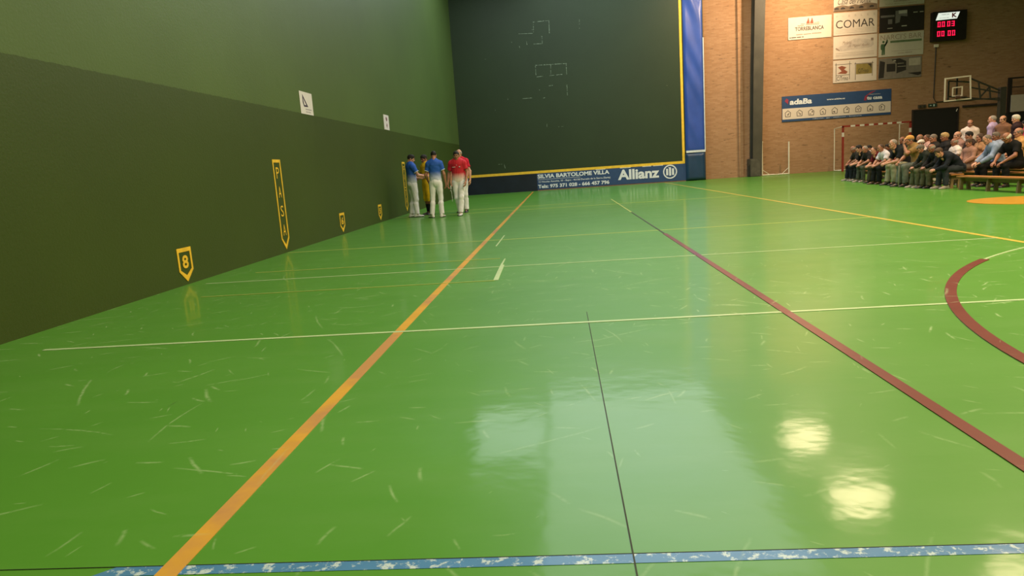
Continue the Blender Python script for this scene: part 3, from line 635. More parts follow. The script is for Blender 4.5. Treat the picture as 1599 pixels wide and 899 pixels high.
# benches
m_wood = mat('bench_wood', '#a8703c', .45, var=.2, scale=3); m_leg = mat('bench_leg', '#77603c', .6, var=.2)
def gym_bench(x, y0, y1, label, z=.33, skew=0, group=None, wd=.27, n=3):
    L = y1 - y0; t = thing('gym_bench', label, 'bench', (x, y0, 0), math.radians(skew), group)
    MB().box((-wd / 2, 0, z - .035), (wd / 2, L, z)).build('seat', m_wood, t, bevel=.006)
    MB().box((-.03, .1, z - .13), (.03, L - .1, z - .037)).build('beam', m_leg, t)
    for k in range(n):
        yy = .12 + (L - .24) * k / (n - 1)
        MB().prism([(-wd / 2 + .02, 0), (-wd / 2 + .10, 0), (-.05, z - .14), (.05, z - .14), (wd / 2 - .10, 0), (wd / 2 - .02, 0), (.10, z - .037), (-.10, z - .037)], .06, lambda u, v, w, yy=yy: (u, yy - .03 + w, v)).build('leg', m_leg, t)
    return t
gym_bench(14.98, 14.6, 18.12, 'low wooden gym bench with nobody on it at the right edge', wd=.30, n=4)
B_SK = math.degrees(-math.atan2(.8, 7.0))
gym_bench(15.10, 18.55, 21.9, 'wooden bench under the front row from the navy jacket onwards', .358, -4, wd=.3)
gym_bench(15.36, 22.0, 26.7, 'wooden bench under the front row at the end by the brick wall', .358, -6.5, wd=.3)
gym_bench(16.15, 16.6, 20.4, 'wooden bench under the second row behind the empty gym bench', .345, 0, wd=.3)
gym_bench(16.15, 20.6, 24.6, 'wooden bench under the second row towards the brick wall', .355, 0, wd=.3)
gym_bench(16.44, 25.1, 27.7, 'short wooden bench behind the maroon t-shirt, last of the second row', .335, -8, wd=.2)
gym_bench(17.15, 17.6, 25.4, 'wooden bench under the third row in front of the standing men', .358, 0, wd=.3, n=4)
gym_bench(18.32, 26.32, 27.82, 'short wooden bench under the farther person in a dull pink top', .358, 0, wd=.3)
gym_bench(17.38, 25.98, 27.08, 'short wooden bench under the bald spectator in black behind the straw-coloured cap', .358, 0, wd=.3)
# ---------------------------------------------------------------- figures
def vec(*a): return np.array(a, dtype=np.float64)
def nrm(v): v = np.asarray(v, float); return v / (np.linalg.norm(v) + 1e-12)
def rotm(axis, deg):
    return np.array(Matrix.Rotation(math.radians(deg), 3, axis))

def _field(prims, h, wob=0.0):
    lo = np.full(3, 1e9); hi = -lo
    for q in prims:
        if q.get('op', 'u') != 'u': continue
        for c, r in q['bb']:
            lo = np.minimum(lo, c - r); hi = np.maximum(hi, c + r)
    lo -= 3 * h; hi += 3 * h
    n = np.ceil((hi - lo) / h).astype(int) + 1
    ax = [(lo[i] + h * np.arange(n[i])).astype(np.float32) for i in range(3)]
    F = np.full(n, 0.06, np.float32)
    for q in prims:
        k = q.get('k', .015); m = max(.03, 2 * k)
        l = np.min([c - r for c, r in q['bb']], axis=0) - m
        u = np.max([c + r for c, r in q['bb']], axis=0) + m
        i0 = np.maximum(0, np.floor((l - lo) / h).astype(int)); i1 = np.minimum(n, np.ceil((u - lo) / h).astype(int) + 1)
        if (i1 <= i0).any(): continue
        X, Y, Z = np.meshgrid(ax[0][i0[0]:i1[0]], ax[1][i0[1]:i1[1]], ax[2][i0[2]:i1[2]], indexing='ij')
        d = q['f'](X, Y, Z)
        for cp, cn in q.get('cuts', ()):
            d = np.maximum(d, (X - cp[0]) * cn[0] + (Y - cp[1]) * cn[1] + (Z - cp[2]) * cn[2])
        S = F[i0[0]:i1[0], i0[1]:i1[1], i0[2]:i1[2]]
        op = q.get('op', 'u')
        if op == 'u':
            hh = np.clip(.5 + .5 * (S - d) / k, 0, 1); R = S * (1 - hh) + d * hh - k * hh * (1 - hh)
        else:
            d = -d
            hh = np.clip(.5 - .5 * (S - d) / k, 0, 1); R = S * (1 - hh) + d * hh + k * hh * (1 - hh)
        F[i0[0]:i1[0], i0[1]:i1[1], i0[2]:i1[2]] = R
    return F, ax, lo

def _noise(ax, amp, fr, seed=0):
    rs = np.random.RandomState(seed)
    X, Y, Z = np.meshgrid(*ax, indexing='ij'); o = np.zeros(X.shape, np.float32)
    for i in range(5):
        w = rs.normal(size=3) * fr * (1, 1, .8); w = w.astype(np.float32)
        o += np.sin(X * w[0] + Y * w[1] + Z * w[2] + rs.rand() * 6.28).astype(np.float32)
    return o * (amp / 2.2)

def nets(prims, h, wob=0, wfr=40, seed=1, cuts=()):
    F, ax, lo = _field(prims, h)
    if wob: F = F + _noise(ax, wob, wfr, seed)
    if cuts:
        X, Y, Z = np.meshgrid(*ax, indexing='ij')
        for cp, cn in cuts:
            F = np.maximum(F, (X - cp[0]) * cn[0] + (Y - cp[1]) * cn[1] + (Z - cp[2]) * cn[2])
    inn = F < 0
    n = np.array(F.shape) - 1
    cnt = np.zeros(n, np.int8); P = np.zeros((*n, 3), np.float32)
    sl = lambda o: tuple(slice(o[i], o[i] + n[i]) for i in range(3))
    corners = [(i, j, k) for i in (0, 1) for j in (0, 1) for k in (0, 1)]
    for a in corners:
        for axs in range(3):
            if a[axs]: continue
            b = list(a); b[axs] = 1
            fa, fb = F[sl(a)], F[sl(b)]
            m = (fa < 0) != (fb < 0)
            t = np.where(m, fa / np.where(m, fa - fb, 1), 0)
            cnt += m
            for d in range(3):
                P[..., d] += np.where(m, a[d] + (t if d == axs else 0), 0)
    act = cnt > 0
    idx = np.full(n, -1, np.int64); idx[act] = np.arange(act.sum())
    ijk = np.argwhere(act)
    V = lo + h * (ijk + P[act] / cnt[act][:, None])
    faces = []
    for axs in range(3):
        b = [0, 0, 0]; b[axs] = 1
        s0 = [slice(0, F.shape[i]) for i in range(3)]
        fa = F[tuple(slice(0, F.shape[i] - b[i]) for i in range(3))]; fb = F[tuple(slice(b[i], F.shape[i]) for i in range(3))]
        m = (fa < 0) != (fb < 0)
        e = np.argwhere(m); sg = (fa < 0)[m]
        u, v = [(1, 2), (2, 0), (0, 1)][axs]
        ok = (e[:, u] > 0) & (e[:, v] > 0) & (e[:, u] < n[u]) & (e[:, v] < n[v])
        e = e[ok]; sg = sg[ok]
        def cell(du, dv):
            c = e.copy(); c[:, u] += du; c[:, v] += dv
            return idx[c[:, 0], c[:, 1], c[:, 2]]
        q = np.stack([cell(-1, -1), cell(0, -1), cell(0, 0), cell(-1, 0)], 1)
        q[~sg] = q[~sg][:, ::-1]
        faces.append(q)
    return V, np.concatenate(faces)

def cone(a, b, ra, rb, k=.015, flat=None, **kw):
    a = np.asarray(a, float); b = np.asarray(b, float)
    ab = b - a; L2 = ab @ ab + 1e-12
    def f(X, Y, Z):
        x = X - a[0]; y = Y - a[1]; z = Z - a[2]
        t = np.clip((x * ab[0] + y * ab[1] + z * ab[2]) / L2, 0, 1)
        x = x - t * ab[0]; y = y - t * ab[1]; z = z - t * ab[2]
        r = ra + (rb - ra) * t
        if flat is None: return np.sqrt(x * x + y * y + z * z) - r
        d, s = flat; c = x * d[0] + y * d[1] + z * d[2]; e = c * (1 / s - 1)
        x = x + e * d[0]; y = y + e * d[1]; z = z + e * d[2]
        return (np.sqrt(x * x + y * y + z * z) - r) * (.5 + .5 * s)
    return dict(f=f, k=k, bb=[(a, ra), (b, rb)], **kw)

def ell(c, r, R=None, k=.015, **kw):
    c = np.asarray(c, float); r = np.asarray(r, float); R = np.eye(3) if R is None else R
    def f(X, Y, Z):
        x = X - c[0]; y = Y - c[1]; z = Z - c[2]
        l = [x * R[0, i] + y * R[1, i] + z * R[2, i] for i in range(3)]
        k0 = np.sqrt(sum((l[i] / r[i]) ** 2 for i in range(3))) + 1e-9
        k1 = np.sqrt(sum((l[i] / r[i] ** 2) ** 2 for i in range(3))) + 1e-9
        return k0 * (k0 - 1) / k1
    return dict(f=f, k=k, bb=[(c, r.max())], **kw)

def head_mesh():
    p = [ell((0, -.012, .03), (.076, .096, .086)),
         ell((0, .024, -.038), (.056, .062, .072), k=.03),
         cone((0, .058, -.092), (0, .05, -.08), .022, .03, k=.02),
         cone((-.05, 0, -.055), (-.02, .05, -.09), .02, .02, k=.02), cone((.05, 0, -.055), (.02, .05, -.09), .02, .02, k=.02),
         cone((-.034, .07, .024), (.034, .07, .024), .014, .014, k=.014),
         cone((-.044, .056, -.018), (-.03, .066, -.026), .02, .016, k=.015), cone((.044, .056, -.018), (.03, .066, -.026), .02, .016, k=.015)]
    for s in (-1, 1): p.append(ell((s * .031, .094, .006), (.018, .014, .012), k=.012, op='s'))
    p += [cone((0, .083, .01), (0, .1, -.026), .007, .011, k=.008), cone((-.011, .09, -.031), (.011, .09, -.031), .008, .008, k=.006),
          cone((-.017, .08, -.054), (.017, .08, -.054), .0075, .0075, k=.006), cone((-.015, .079, -.064), (.015, .079, -.064), .0075, .0075, k=.005)]
    for s in (-1, 1):
        p.append(ell((s * .079, -.008, -.006), (.009, .019, .031), rotm('Z', s * -18) @ rotm('X', 12), k=.006))
        p.append(ell((s * .086, -.004, -.002), (.005, .010, .018), k=.004, op='s'))
    p.append(cone((0, -.028, -.04), (0, -.04, -.2), .055, .06, k=.03))
    return nets(p, .006)

def hair_mesh(style):
    sh = ell((0, -.014, .034), (.0815, .1015, .0905), k=.002)
    cut = []; amp = .0035
    if style == 'short':
        p = [sh, ell((0, .02, .07), (.066, .066, .052), k=.02)]
        cut = [((0, .085, .05), nrm((0, .70, -.71))), ((0, 0, -.075), (0, 0, -1))]
    elif style == 'crop':
        p = [ell((0, -.014, .033), (.080, .100, .088), k=.002)]; amp = .0015
        cut = [((0, .078, .048), nrm((0, .66, -.75))), ((0, 0, -.05), (0, 0, -1))]
    elif style == 'fringe':          # bald crown, hair round the sides
        p = [ell((0, -.018, .02), (.083, .098, .08), k=.002), ell((0, .02, .11), (.10, .14, .072), k=.01, op='s')]
        cut = [((0, .05, 0), nrm((0, .9, -.35))), ((0, 0, -.058), (0, 0, -1))]
    elif style == 'thin':
        p = [ell((0, -.018, .031), (.081, .098, .087), k=.002)]; amp = .002
        cut = [((0, .03, .07), nrm((0, .8, -.45))), ((0, 0, -.055), (0, 0, -1))]
    elif style == 'bob':
        p = [sh, cone((-.075, -.02, .02), (-.08, -.01, -.09), .03, .028, k=.02), cone((.075, -.02, .02), (.08, -.01, -.09), .03, .028, k=.02),
             cone((0, -.07, .02), (0, -.075, -.1), .055, .05, k=.03), ell((0, .055, .0), (.052, .07, .085), k=.01, op='s')]
        amp = .004
    elif style == 'cap':
        p = [ell((0, -.012, .045), (.089, .108, .085), k=.002), ell((0, .115, .05), (.07, .075, .009), rotm('X', -14), k=.01)]
        cut = [((0, 0, .032), nrm((0, .12, -1)))]; amp = .0006
    # the hair stays a shell outside the face
    p.append(ell((0, .06, -.045), (.06, .075, .075), k=.004, op='s')) if style in ('short', 'crop') else None
    return nets(p, .0065, wob=amp, wfr=220 if style != 'cap' else 60, cuts=cut)

def hand_prims(W, d, n, side, curl=25, spread=1.0):
    """W wrist, d finger direction, n palm normal (where the palm faces), side +1/-1 puts the thumb"""
    d = nrm(d); n = nrm(n - d * (n @ d)); s = np.cross(d, n) * side      # s points to the thumb side
    p = [cone(W - d * .03, W + d * .02, .027, .028, k=.012, flat=(n, .72))]
    L = [.072, .080, .075, .060]; offs = [.030, .010, -.011, -.030]; plen = [.088, .092, .087, .078]
    for i in range(4):
        b = W + s * offs[i] * .6 + d * .012; kn = W + s * offs[i] + d * plen[i]
        p.append(cone(b, kn, .015, .0125, k=.012))
        dd = nrm(d + s * offs[i] * 3 * spread); q = kn; ang = curl * (1 + .12 * i)
        for j, (fr, rr) in enumerate(((.45, .0098), (.31, .009), (.24, .0082))):
            a = math.radians(ang * (.7, 1.7, 2.4)[j]); v = dd * math.cos(a) + n * math.sin(a)
            e = q + v * L[i] * fr * 1.08; p.append(cone(q, e, rr, rr * .93, k=.004)); q = e
    t0 = W + s * .022 + d * .02; t1 = t0 + nrm(s * .75 + d * .6 + n * .35) * .045; t2 = t1 + nrm(s * .3 + d + n * .35) * .034; t3 = t2 + nrm(s * .05 + d + n * .5) * .026
    p += [cone(t0, t1, .017, .0125, k=.012), cone(t1, t2, .0115, .0105, k=.005), cone(t2, t3, .0105, .0085, k=.005)]
    return p

class Pose: pass
def make_pose(P, N, waist_bend, head, hrot, hips, knees, ankles, toes, elb, wri, hdir, hnrm, twist=0, sh_drop=(0, 0), curl=30, fem=False, belly=0):
    o = Pose(); o.P = vec(*P); o.N = vec(*N); o.up = nrm(o.N - o.P)
    rx = rotm('Z', twist) @ vec(1, 0, 0); o.rx = nrm(rx - o.up * (rx @ o.up)); o.fw = nrm(np.cross(o.up, o.rx))
    o.mid = (o.P + o.N) / 2 - o.fw * waist_bend
    o.head = vec(*head); o.hrot = hrot; o.belly = belly
    o.sh = [o.N - o.up * .055 - o.rx * .175 + vec(0, 0, sh_drop[0]), o.N - o.up * .055 + o.rx * .175 + vec(0, 0, sh_drop[1])]
    o.hips = [vec(*h) for h in hips]; o.kn = [vec(*h) for h in knees]; o.an = [vec(*h) for h in ankles]; o.toe = [nrm(vec(*h)) for h in toes]
    o.el = [vec(*h) for h in elb]; o.wr = [vec(*h) for h in wri]; o.hd = hdir; o.hn = hnrm; o.curl = curl; o.fem = fem
    return o

def torso(o, g=0.0, lo=0, cloth=False):
    f = (o.fw, .66); up = o.up
    a = o.P; m = o.mid; ch = (m * .35 + o.N * .65); b = .022 * o.belly
    p = [cone(a - up * .02, a + up * .05, .158 + g, .150 + g, k=.04, flat=f),
         cone(a + up * .05, m, .148 + g + b, .14 + g + b, k=.05, flat=(o.fw, .68 + .15 * o.belly)),
         cone(m, ch, .142 + g + b, .168 + g, k=.05, flat=(o.fw, .66 + .08 * o.belly)),
         cone(ch, o.N - up * .10, .168 + g, .15 + g, k=.05, flat=f),
         cone(o.sh[0] + o.rx * .02 , o.sh[1] - o.rx * .02, .06 + g, .06 + g, k=.05),
         cone(o.sh[0], o.N - up * .01, .055 + g, .055 + g * .7, k=.04), cone(o.sh[1], o.N - up * .01, .055 + g, .055 + g * .7, k=.04)]
    if o.belly > .3: p.append(ell((a + m) / 2 + o.fw * .07, (.115 + g, .07 + g + .03 * o.belly, .12 + g), k=.06))
    if o.kn[0][2] > o.P[2] - .2:
        for q in p[:2]: q['cuts'] = [((0, 0, .42), (0, 0, -1))]
    if o.fem: p += [ell(ch + o.fw * .085 - up * .01 + o.rx * s * .065, (.06 + g,) * 3, k=.04) for s in (-1, 1)]
    return p

def arm(o, i, g=0.0, upto=2.0, k=.02):
    S, E, W = o.sh[i], o.el[i], o.wr[i]; p = []
    if upto >= 1:
        p = [cone(S, E, .052 + g, .040 + g, k=k), cone(E, W, .042 + g, .027 + g * 1.1, k=.02), cone(E, E + (W - E) * .4, .043 + g, .040 + g, k=.02)]
        if upto < 2: c = E + (W - E) * (upto - 1); p[1]['cuts'] = [(c, nrm(W - E))]; p[2]['cuts'] = [(c, nrm(W - E))]
    else:
        c = S + (E - S) * upto; p = [cone(S, E, .056 + g, .050 + g, k=k, cuts=[(c, nrm(E - S))])]
    return p

def leg(o, i, g=0.0, upto=2.0, loose=0.0):
    H, K, A = o.hips[i], o.kn[i], o.an[i]; T = o.toe[i]
    back = -nrm(np.cross(nrm(A - K), np.cross(T, nrm(A - K)) + 1e-9)); back = -T + 0 * back
    calf = K * .68 + A * .32 + back * .018
    p = [cone(H, K, .088 + g, .058 + g, k=.03), cone(K, calf, .056 + g, .054 + g, k=.03), cone(calf, A, .056 + g + loose * .3, .038 + g + loose, k=.03),
         cone(H + (K - H) * .1, H + (K - H) * .5, .086 + g, .076 + g, k=.02)]
    if upto < 2:
        c = K + (A - K) * (upto - 1)
        for q in p[1:3]: q['cuts'] = [(c, nrm(A - K))]
    return p

def foot_frame(o, i):
    T = nrm(o.toe[i] * (1, 1, 0)); return T, o.an[i]

HEAD = HAIR = None
def person_meshes(o, h=.012, sleeve=.62, legs=1.98, loose=.018, wob=.003, seed=1, hem=-.075, shirt_g=.016, only_shirt=False):
    """returns dict part -> (verts, faces)"""
    global HEAD
    if HEAD is None: HEAD = head_mesh()
    out = {}
    if not only_shirt: out['body'] = _body(o, h)
    # shirt
    g = shirt_g
    sp = torso(o, g)
    waist_cut = (o.P + o.up * hem, -o.up)
    for i in (0, 1): sp += arm(o, i, g + .002, sleeve, k=.035)
    sp.append(ell(o.N + o.up * .075 + o.fw * .02, (.062, .066, .055), k=.008, op='s'))
    out['shirt'] = nets(sp, h, wob=wob, wfr=38, seed=seed, cuts=[waist_cut])
    ca = o.N - o.up * .03 + o.fw * .0; cb = nb_(o)
    out['collar'] = nets([cone(ca, cb, .086, .074, k=.01)], .009, cuts=[(o.N + o.up * .040 + o.fw * .02, nrm(o.up - o.fw * .35)), (o.N - o.up * .03, -o.up)])
    if only_shirt: return out
    # trousers
    g = .014; top = o.P + o.up * .085
    tp = [cone(o.P - o.up * .03, o.P + o.up * .09, .158 + g * .3, .15 + g * .3, k=.04, flat=(o.fw, .68))]
    tp.append(ell(o.P - o.fw * .05 - o.up * .03, (.13, .09, .11), k=.05))
    seat = o.kn[0][2] > o.P[2] - .2
    for q in tp: q['cuts'] = [(top, o.up)] + ([((0, 0, .41), (0, 0, -1))] if seat else [])
    for i in (0, 1): tp += leg(o, i, g, legs, loose)
    if not seat:
        for q in tp: q['cuts'] = list(q.get('cuts', [])) + [(top, o.up)]
    out['trousers'] = nets(tp, h, wob=wob, wfr=34, seed=seed + 7)
    return out

def nb_(o): return o.head + o.hrot @ vec(0, -.04, -.12)

def _body(o, h):
    body = torso(o)
    for i in (0, 1):
        body += arm(o, i); body += leg(o, i)
        T, A = foot_frame(o, i)
        body.append(cone(A + vec(0, 0, -.02) - T * .02, A + T * .12 - vec(0, 0, A[2] - .03 if A[2] < .12 else .05), .034, .028, k=.02))
    nb = o.head + o.hrot @ vec(0, -.04, -.17)
    body.append(cone(nb, o.N - o.up * .02, .056, .066, k=.03))
    V, Fc = nets(body, h); parts = [(V, Fc)]
    parts.append((HEAD[0] @ o.hrot.T + o.head, HEAD[1]))
    for i in (0, 1):
        parts.append(nets(hand_prims(o.wr[i], vec(*o.hd[i]), vec(*o.hn[i]), (-1, 1)[i], o.curl), .0055))
    vs = []; fs = []; n = 0
    for v, f in parts: vs.append(v); fs.append(f + n); n += len(v)
    return (np.concatenate(vs), np.concatenate(fs))

def shoe_mesh():
    p = [cone((0, -.055, .042), (0, .03, .045), .040, .042, k=.02), cone((0, .03, .036), (0, .15, .024), .042, .034, k=.03, flat=((0, 0, 1), .8)),
         cone((0, -.05, .05), (0, -.035, .10), .038, .044, k=.02), cone((0, -.07, .012), (0, .155, .012), .04, .046, k=.006, flat=((0, 0, 1), .5))]
    return nets(p, .007, cuts=[((0, 0, 0.001), (0, 0, -1)), ((0, 0, .105), (0, 0, 1))])
# ---------------------------------------------------------------- poses (facing +y, feet on z = 0, 1.75 m tall when standing)
RX = lambda d: rotm('X', d); RZ = lambda d: rotm('Z', d)
def seated(N, head, elb, wri, hd, hn, pitch=0, yaw=0, knees=None, curl=35, bend=.0, fem=False, belly=.5):
    kn = knees or [(-.13, .44, .50), (.13, .44, .50)]
    return make_pose((0, 0, .53), N, bend, head, RZ(yaw) @ RX(-pitch), [(-.09, .02, .52), (.09, .02, .52)], kn,
                     [(-.13, .40, .085), (.14, .46, .085)], [(-.2, 1, 0), (.2, 1, 0)], elb, wri, hd, hn, curl=curl, fem=fem, belly=belly)
def standing(yaw=0, pitch=0, elb=((-.24, -.03, 1.14), (.24, -.03, 1.14)), wri=((-.26, .05, .89), (.26, .05, .89)), hd=((0, .1, -1), (0, .1, -1)), hn=((1, 0, 0), (-1, 0, 0)), belly=.2, **k):
    a = dict(P=(0, 0, .97), N=(0, -.01, 1.475), waist_bend=0, head=(0, .03, 1.64), hips=[(-.09, 0, .92), (.09, 0, .92)], knees=[(-.10, .025, .50), (.10, .025, .50)], ankles=[(-.11, -.03, .085), (.11, -.03, .085)], toes=[(-.2, 1, 0), (.2, 1, 0)])
    a.update(k)
    return make_pose(hrot=RZ(yaw) @ RX(-pitch), elb=elb, wri=wri, hdir=hd, hnrm=hn, belly=belly, **a)
dn = [(0, 0, -1)] * 2
CROWD_POSES = {
 'UP': (seated((0, -.02, 1.04), (0, .03, 1.215), [(-.23, .06, .78), (.23, .06, .78)], [(-.15, .30, .645), (.15, .30, .645)], [(.2, 1, -.2), (-.2, 1, -.2)], dn, 4), {}),
 'LEANUP': (seated((0, .08, 1.03), (0, .15, 1.20), [(-.23, .16, .77), (.23, .16, .77)], [(-.14, .36, .64), (.14, .36, .64)], [(.2, 1, -.2), (-.2, 1, -.2)], dn, 6, fem=True, belly=.1), {}),
 'LEAN': (seated((0, .20, .99), (0, .30, 1.145), [(-.24, .30, .72), (.24, .30, .72)], [(-.09, .50, .60), (.09, .50, .60)], [(.8, .7, -.2), (-.8, .7, -.2)], [(.3, -.6, -.7), (-.3, -.6, -.7)], 12, bend=.02), {}),
 'KNEES': (seated((0, .27, .95), (0, .40, 1.095), [(-.21, .38, .63), (.21, .38, .63)], [(-.06, .60, .58), (.06, .60, .58)], [(.7, .8, -.1), (-.7, .8, -.1)], [(.4, -.6, -.6), (-.4, -.6, -.6)], 8, bend=.03), {}),
 'KNEES2': (seated((0, .20, 1.0), (0, .32, 1.14), [(-.25, .30, .73), (.25, .30, .73)], [(-.12, .50, .585), (.13, .50, .585)], [(.3, 1, -.5), (-.3, 1, -.5)], dn, 26, bend=.02), {}),
 'HUNCH': (seated((0, .38, .86), (0, .54, .95), [(-.22, .48, .57), (.22, .48, .57)], [(-.06, .66, .50), (.06, .66, .50)], [(.7, .8, -.1), (-.7, .8, -.1)], [(.4, -.6, -.6), (-.4, -.6, -.6)], 28, bend=.06), {}),
 'HANDUP': (seated((0, .18, 1.0), (0, .27, 1.16), [(-.20, .42, .84), (.22, .30, .73)], [(-.07, .44, 1.07), (.10, .48, .61)], [(.1, -.1, 1), (-.6, .8, -.2)], [(0, -1, 0), (0, -.6, -.7)], 6, bend=.02), {}),
 'STAND': (standing(0, 8, belly=.9), {}),
 'STANDL': (standing(25, 4, belly=.6), {}),
}
def skin(name, c): 
    m = mat(name, c, .5, var=.06, scale=12); m.node_tree.nodes['Principled BSDF'].inputs['Subsurface Weight'].default_value = .08; return m
SKIN_T = skin('skin_tan', '#a8735a'); SKIN_P = skin('skin_pale', '#c08c72'); SKIN_D = skin('skin_brown', '#8c5a42')
LIP = mat('lip', '#8c4a40', .5); WHITE_E = mat('eye_white', '#b0a8a0', .3); IRIS = mat('eye_iris', '#241810', .25)
HCOL = dict(dark='#15100d', brown='#4a3628', grey='#8f867c', greyb='#6e6258', white='#c9c0b4', blond='#a88a5c', pink='#8a6a58', straw='#c29a58')

def mk(name, VF, mats, smooth=True, mi=None):
    V, Fq = VF; me = bpy.data.meshes.new(name); me.from_pydata(V.tolist(), [], Fq.tolist())
    for m in mats: me.materials.append(m)
    if mi is not None: me.polygons.foreach_set('material_index', mi)
    me.polygons.foreach_set('use_smooth', [smooth] * len(me.polygons)); me.update(); return me

HM = {}
def hair(style):
    if style not in HM: HM[style] = mk('hair_' + style, hair_mesh(style), [None])
    return HM[style]
def eye_mesh():
    b = MB(); vs = []; fs = []; n = 12; R = .0125
    for i in range(7):
        a = math.pi * i / 6
        vs += [(R * math.sin(a) * math.cos(2 * math.pi * k / n), R * math.cos(a), R * math.sin(a) * math.sin(2 * math.pi * k / n)) for k in range(n)]
    for i in range(6): fs += [(i * n + k, i * n + (k + 1) % n, (i + 1) * n + (k + 1) % n, (i + 1) * n + k) for k in range(n)]
    me = bpy.data.meshes.new('eye'); me.from_pydata(vs, [], fs); me.materials.append(WHITE_E); me.materials.append(IRIS)
    for p in me.polygons: p.material_index = 1 if p.index < n * 2 else 0; p.use_smooth = True
    return me
EYE = eye_mesh()
SHOE = mk('shoe', shoe_mesh(), [None, None]); 
_c = np.zeros(len(SHOE.polygons) * 3); SHOE.polygons.foreach_get('center', _c); SHOE.polygons.foreach_set('material_index', (_c.reshape(-1, 3)[:, 2] < .022).astype(int).tolist())
_b = MB().tube([(-.018, 0, -.003), (-.004, .004, .002), (.018, 0, 0)], [.003, .0045, .003], 8)
BROW = bpy.data.meshes.new('eyebrow'); BROW.from_pydata(_b.v, [], _b.f); BROW.materials.append(None)

def body_mesh(o, VF, nh_start_hint=None):
    V, Fq = VF; me = mk('body', (V, Fq), [None, LIP])
    c = V[Fq].mean(1); l = (c - o.head) @ o.hrot
    m = (np.abs(l[:, 0]) < .021) & (l[:, 2] < -.049) & (l[:, 2] > -.071) & (l[:, 1] > .076)
    me.polygons.foreach_set('material_index', m.astype(int).tolist()); return me

def add(name, me, root, mats, M=None):
    o = bpy.data.objects.new(name, me); COL.objects.link(o); o.parent = root
    if M is not None: o.matrix_local = M
    for i, m in enumerate(mats):
        if m is not None: o.material_slots[i].link = 'OBJECT'; o.material_slots[i].material = m
    return o

def m4(R, t):
    M = Matrix([[*R[i], t[i]] for i in range(3)] + [[0, 0, 0, 1]]); return M

def dress(root, o, P, skinm, shirtm, trom, shoem, hst, hcm, solem=None, eyes=True):
    add('body', P['body'], root, [skinm, None])
    sh_ = add('shirt', P['shirt'], root, [shirtm]); add('collar', P['collar'], sh_, [P.get('colm') or shirtm]); add('trousers', P['trousers'], root, [trom])
    HR = m4(o.hrot, o.head)
    if hst == 'cap':
        add('hair', hair('fringe'), root, [hcm[0]], HR); add('cap', hair('cap'), root, [hcm[1]], HR)
    else: add('hair', hair(hst), root, [hcm], HR)
    for s in (-1, 1):
        add('eye', EYE, root, [None, None], HR @ Matrix.Translation((s * .031, .0735, .007)))
        add('eyebrow', BROW, root, [hcm[0] if isinstance(hcm, tuple) else hcm], HR @ Matrix.Translation((s * .032, .0865, .027)) @ Matrix.Scale(s, 4, (1, 0, 0)))
    for i in (0, 1):
        T, A = foot_frame(o, i)
        if P.get('lift'): z0 = P['lift'][i]
        else: z0 = 0
        X = np.cross(T, (0, 0, 1)); M = Matrix([[X[0], T[0], 0, A[0]], [X[1], T[1], 0, A[1]], [0, 0, 1, z0], [0, 0, 0, 1]])
        add('shoe', SHOE, root, [shoem, solem or shoem], M @ Matrix.Diagonal((1.08, 1.0, 1.0, 1)))

_pc = {}
def crowd_parts(pose, slv):
    o, kw = CROWD_POSES[pose]
    if (pose, slv) not in _pc:
        base = _pc.get((pose, 'l' if slv == 's' else 's'))
        r = person_meshes(o, h=.0155, sleeve=.72 if slv == 's' else 1.94, wob=.004, seed=len(_pc) + 3, only_shirt=base is not None, **kw)
        P = dict(shirt=mk('shirt', r['shirt'], [None]), collar=mk('collar', r['collar'], [None]))
        if base: P['body'] = base['body']; P['trousers'] = base['trousers']
        else: P['body'] = body_mesh(o, r['body']); P['trousers'] = mk('trousers', r['trousers'], [None])
        _pc[(pose, slv)] = P
    return o, _pc[(pose, slv)]

def cloth(c): return mat('cloth_' + c.strip('#'), c, .85, var=.14, scale=9, spec=.25)
SHOES = [mat('shoe_dark', '#1c1714', .5), mat('shoe_brown', '#3f2c1f', .5), mat('shoe_dark', '#1c1714', .5), mat('shoe_pale', '#8d857a', .6)]

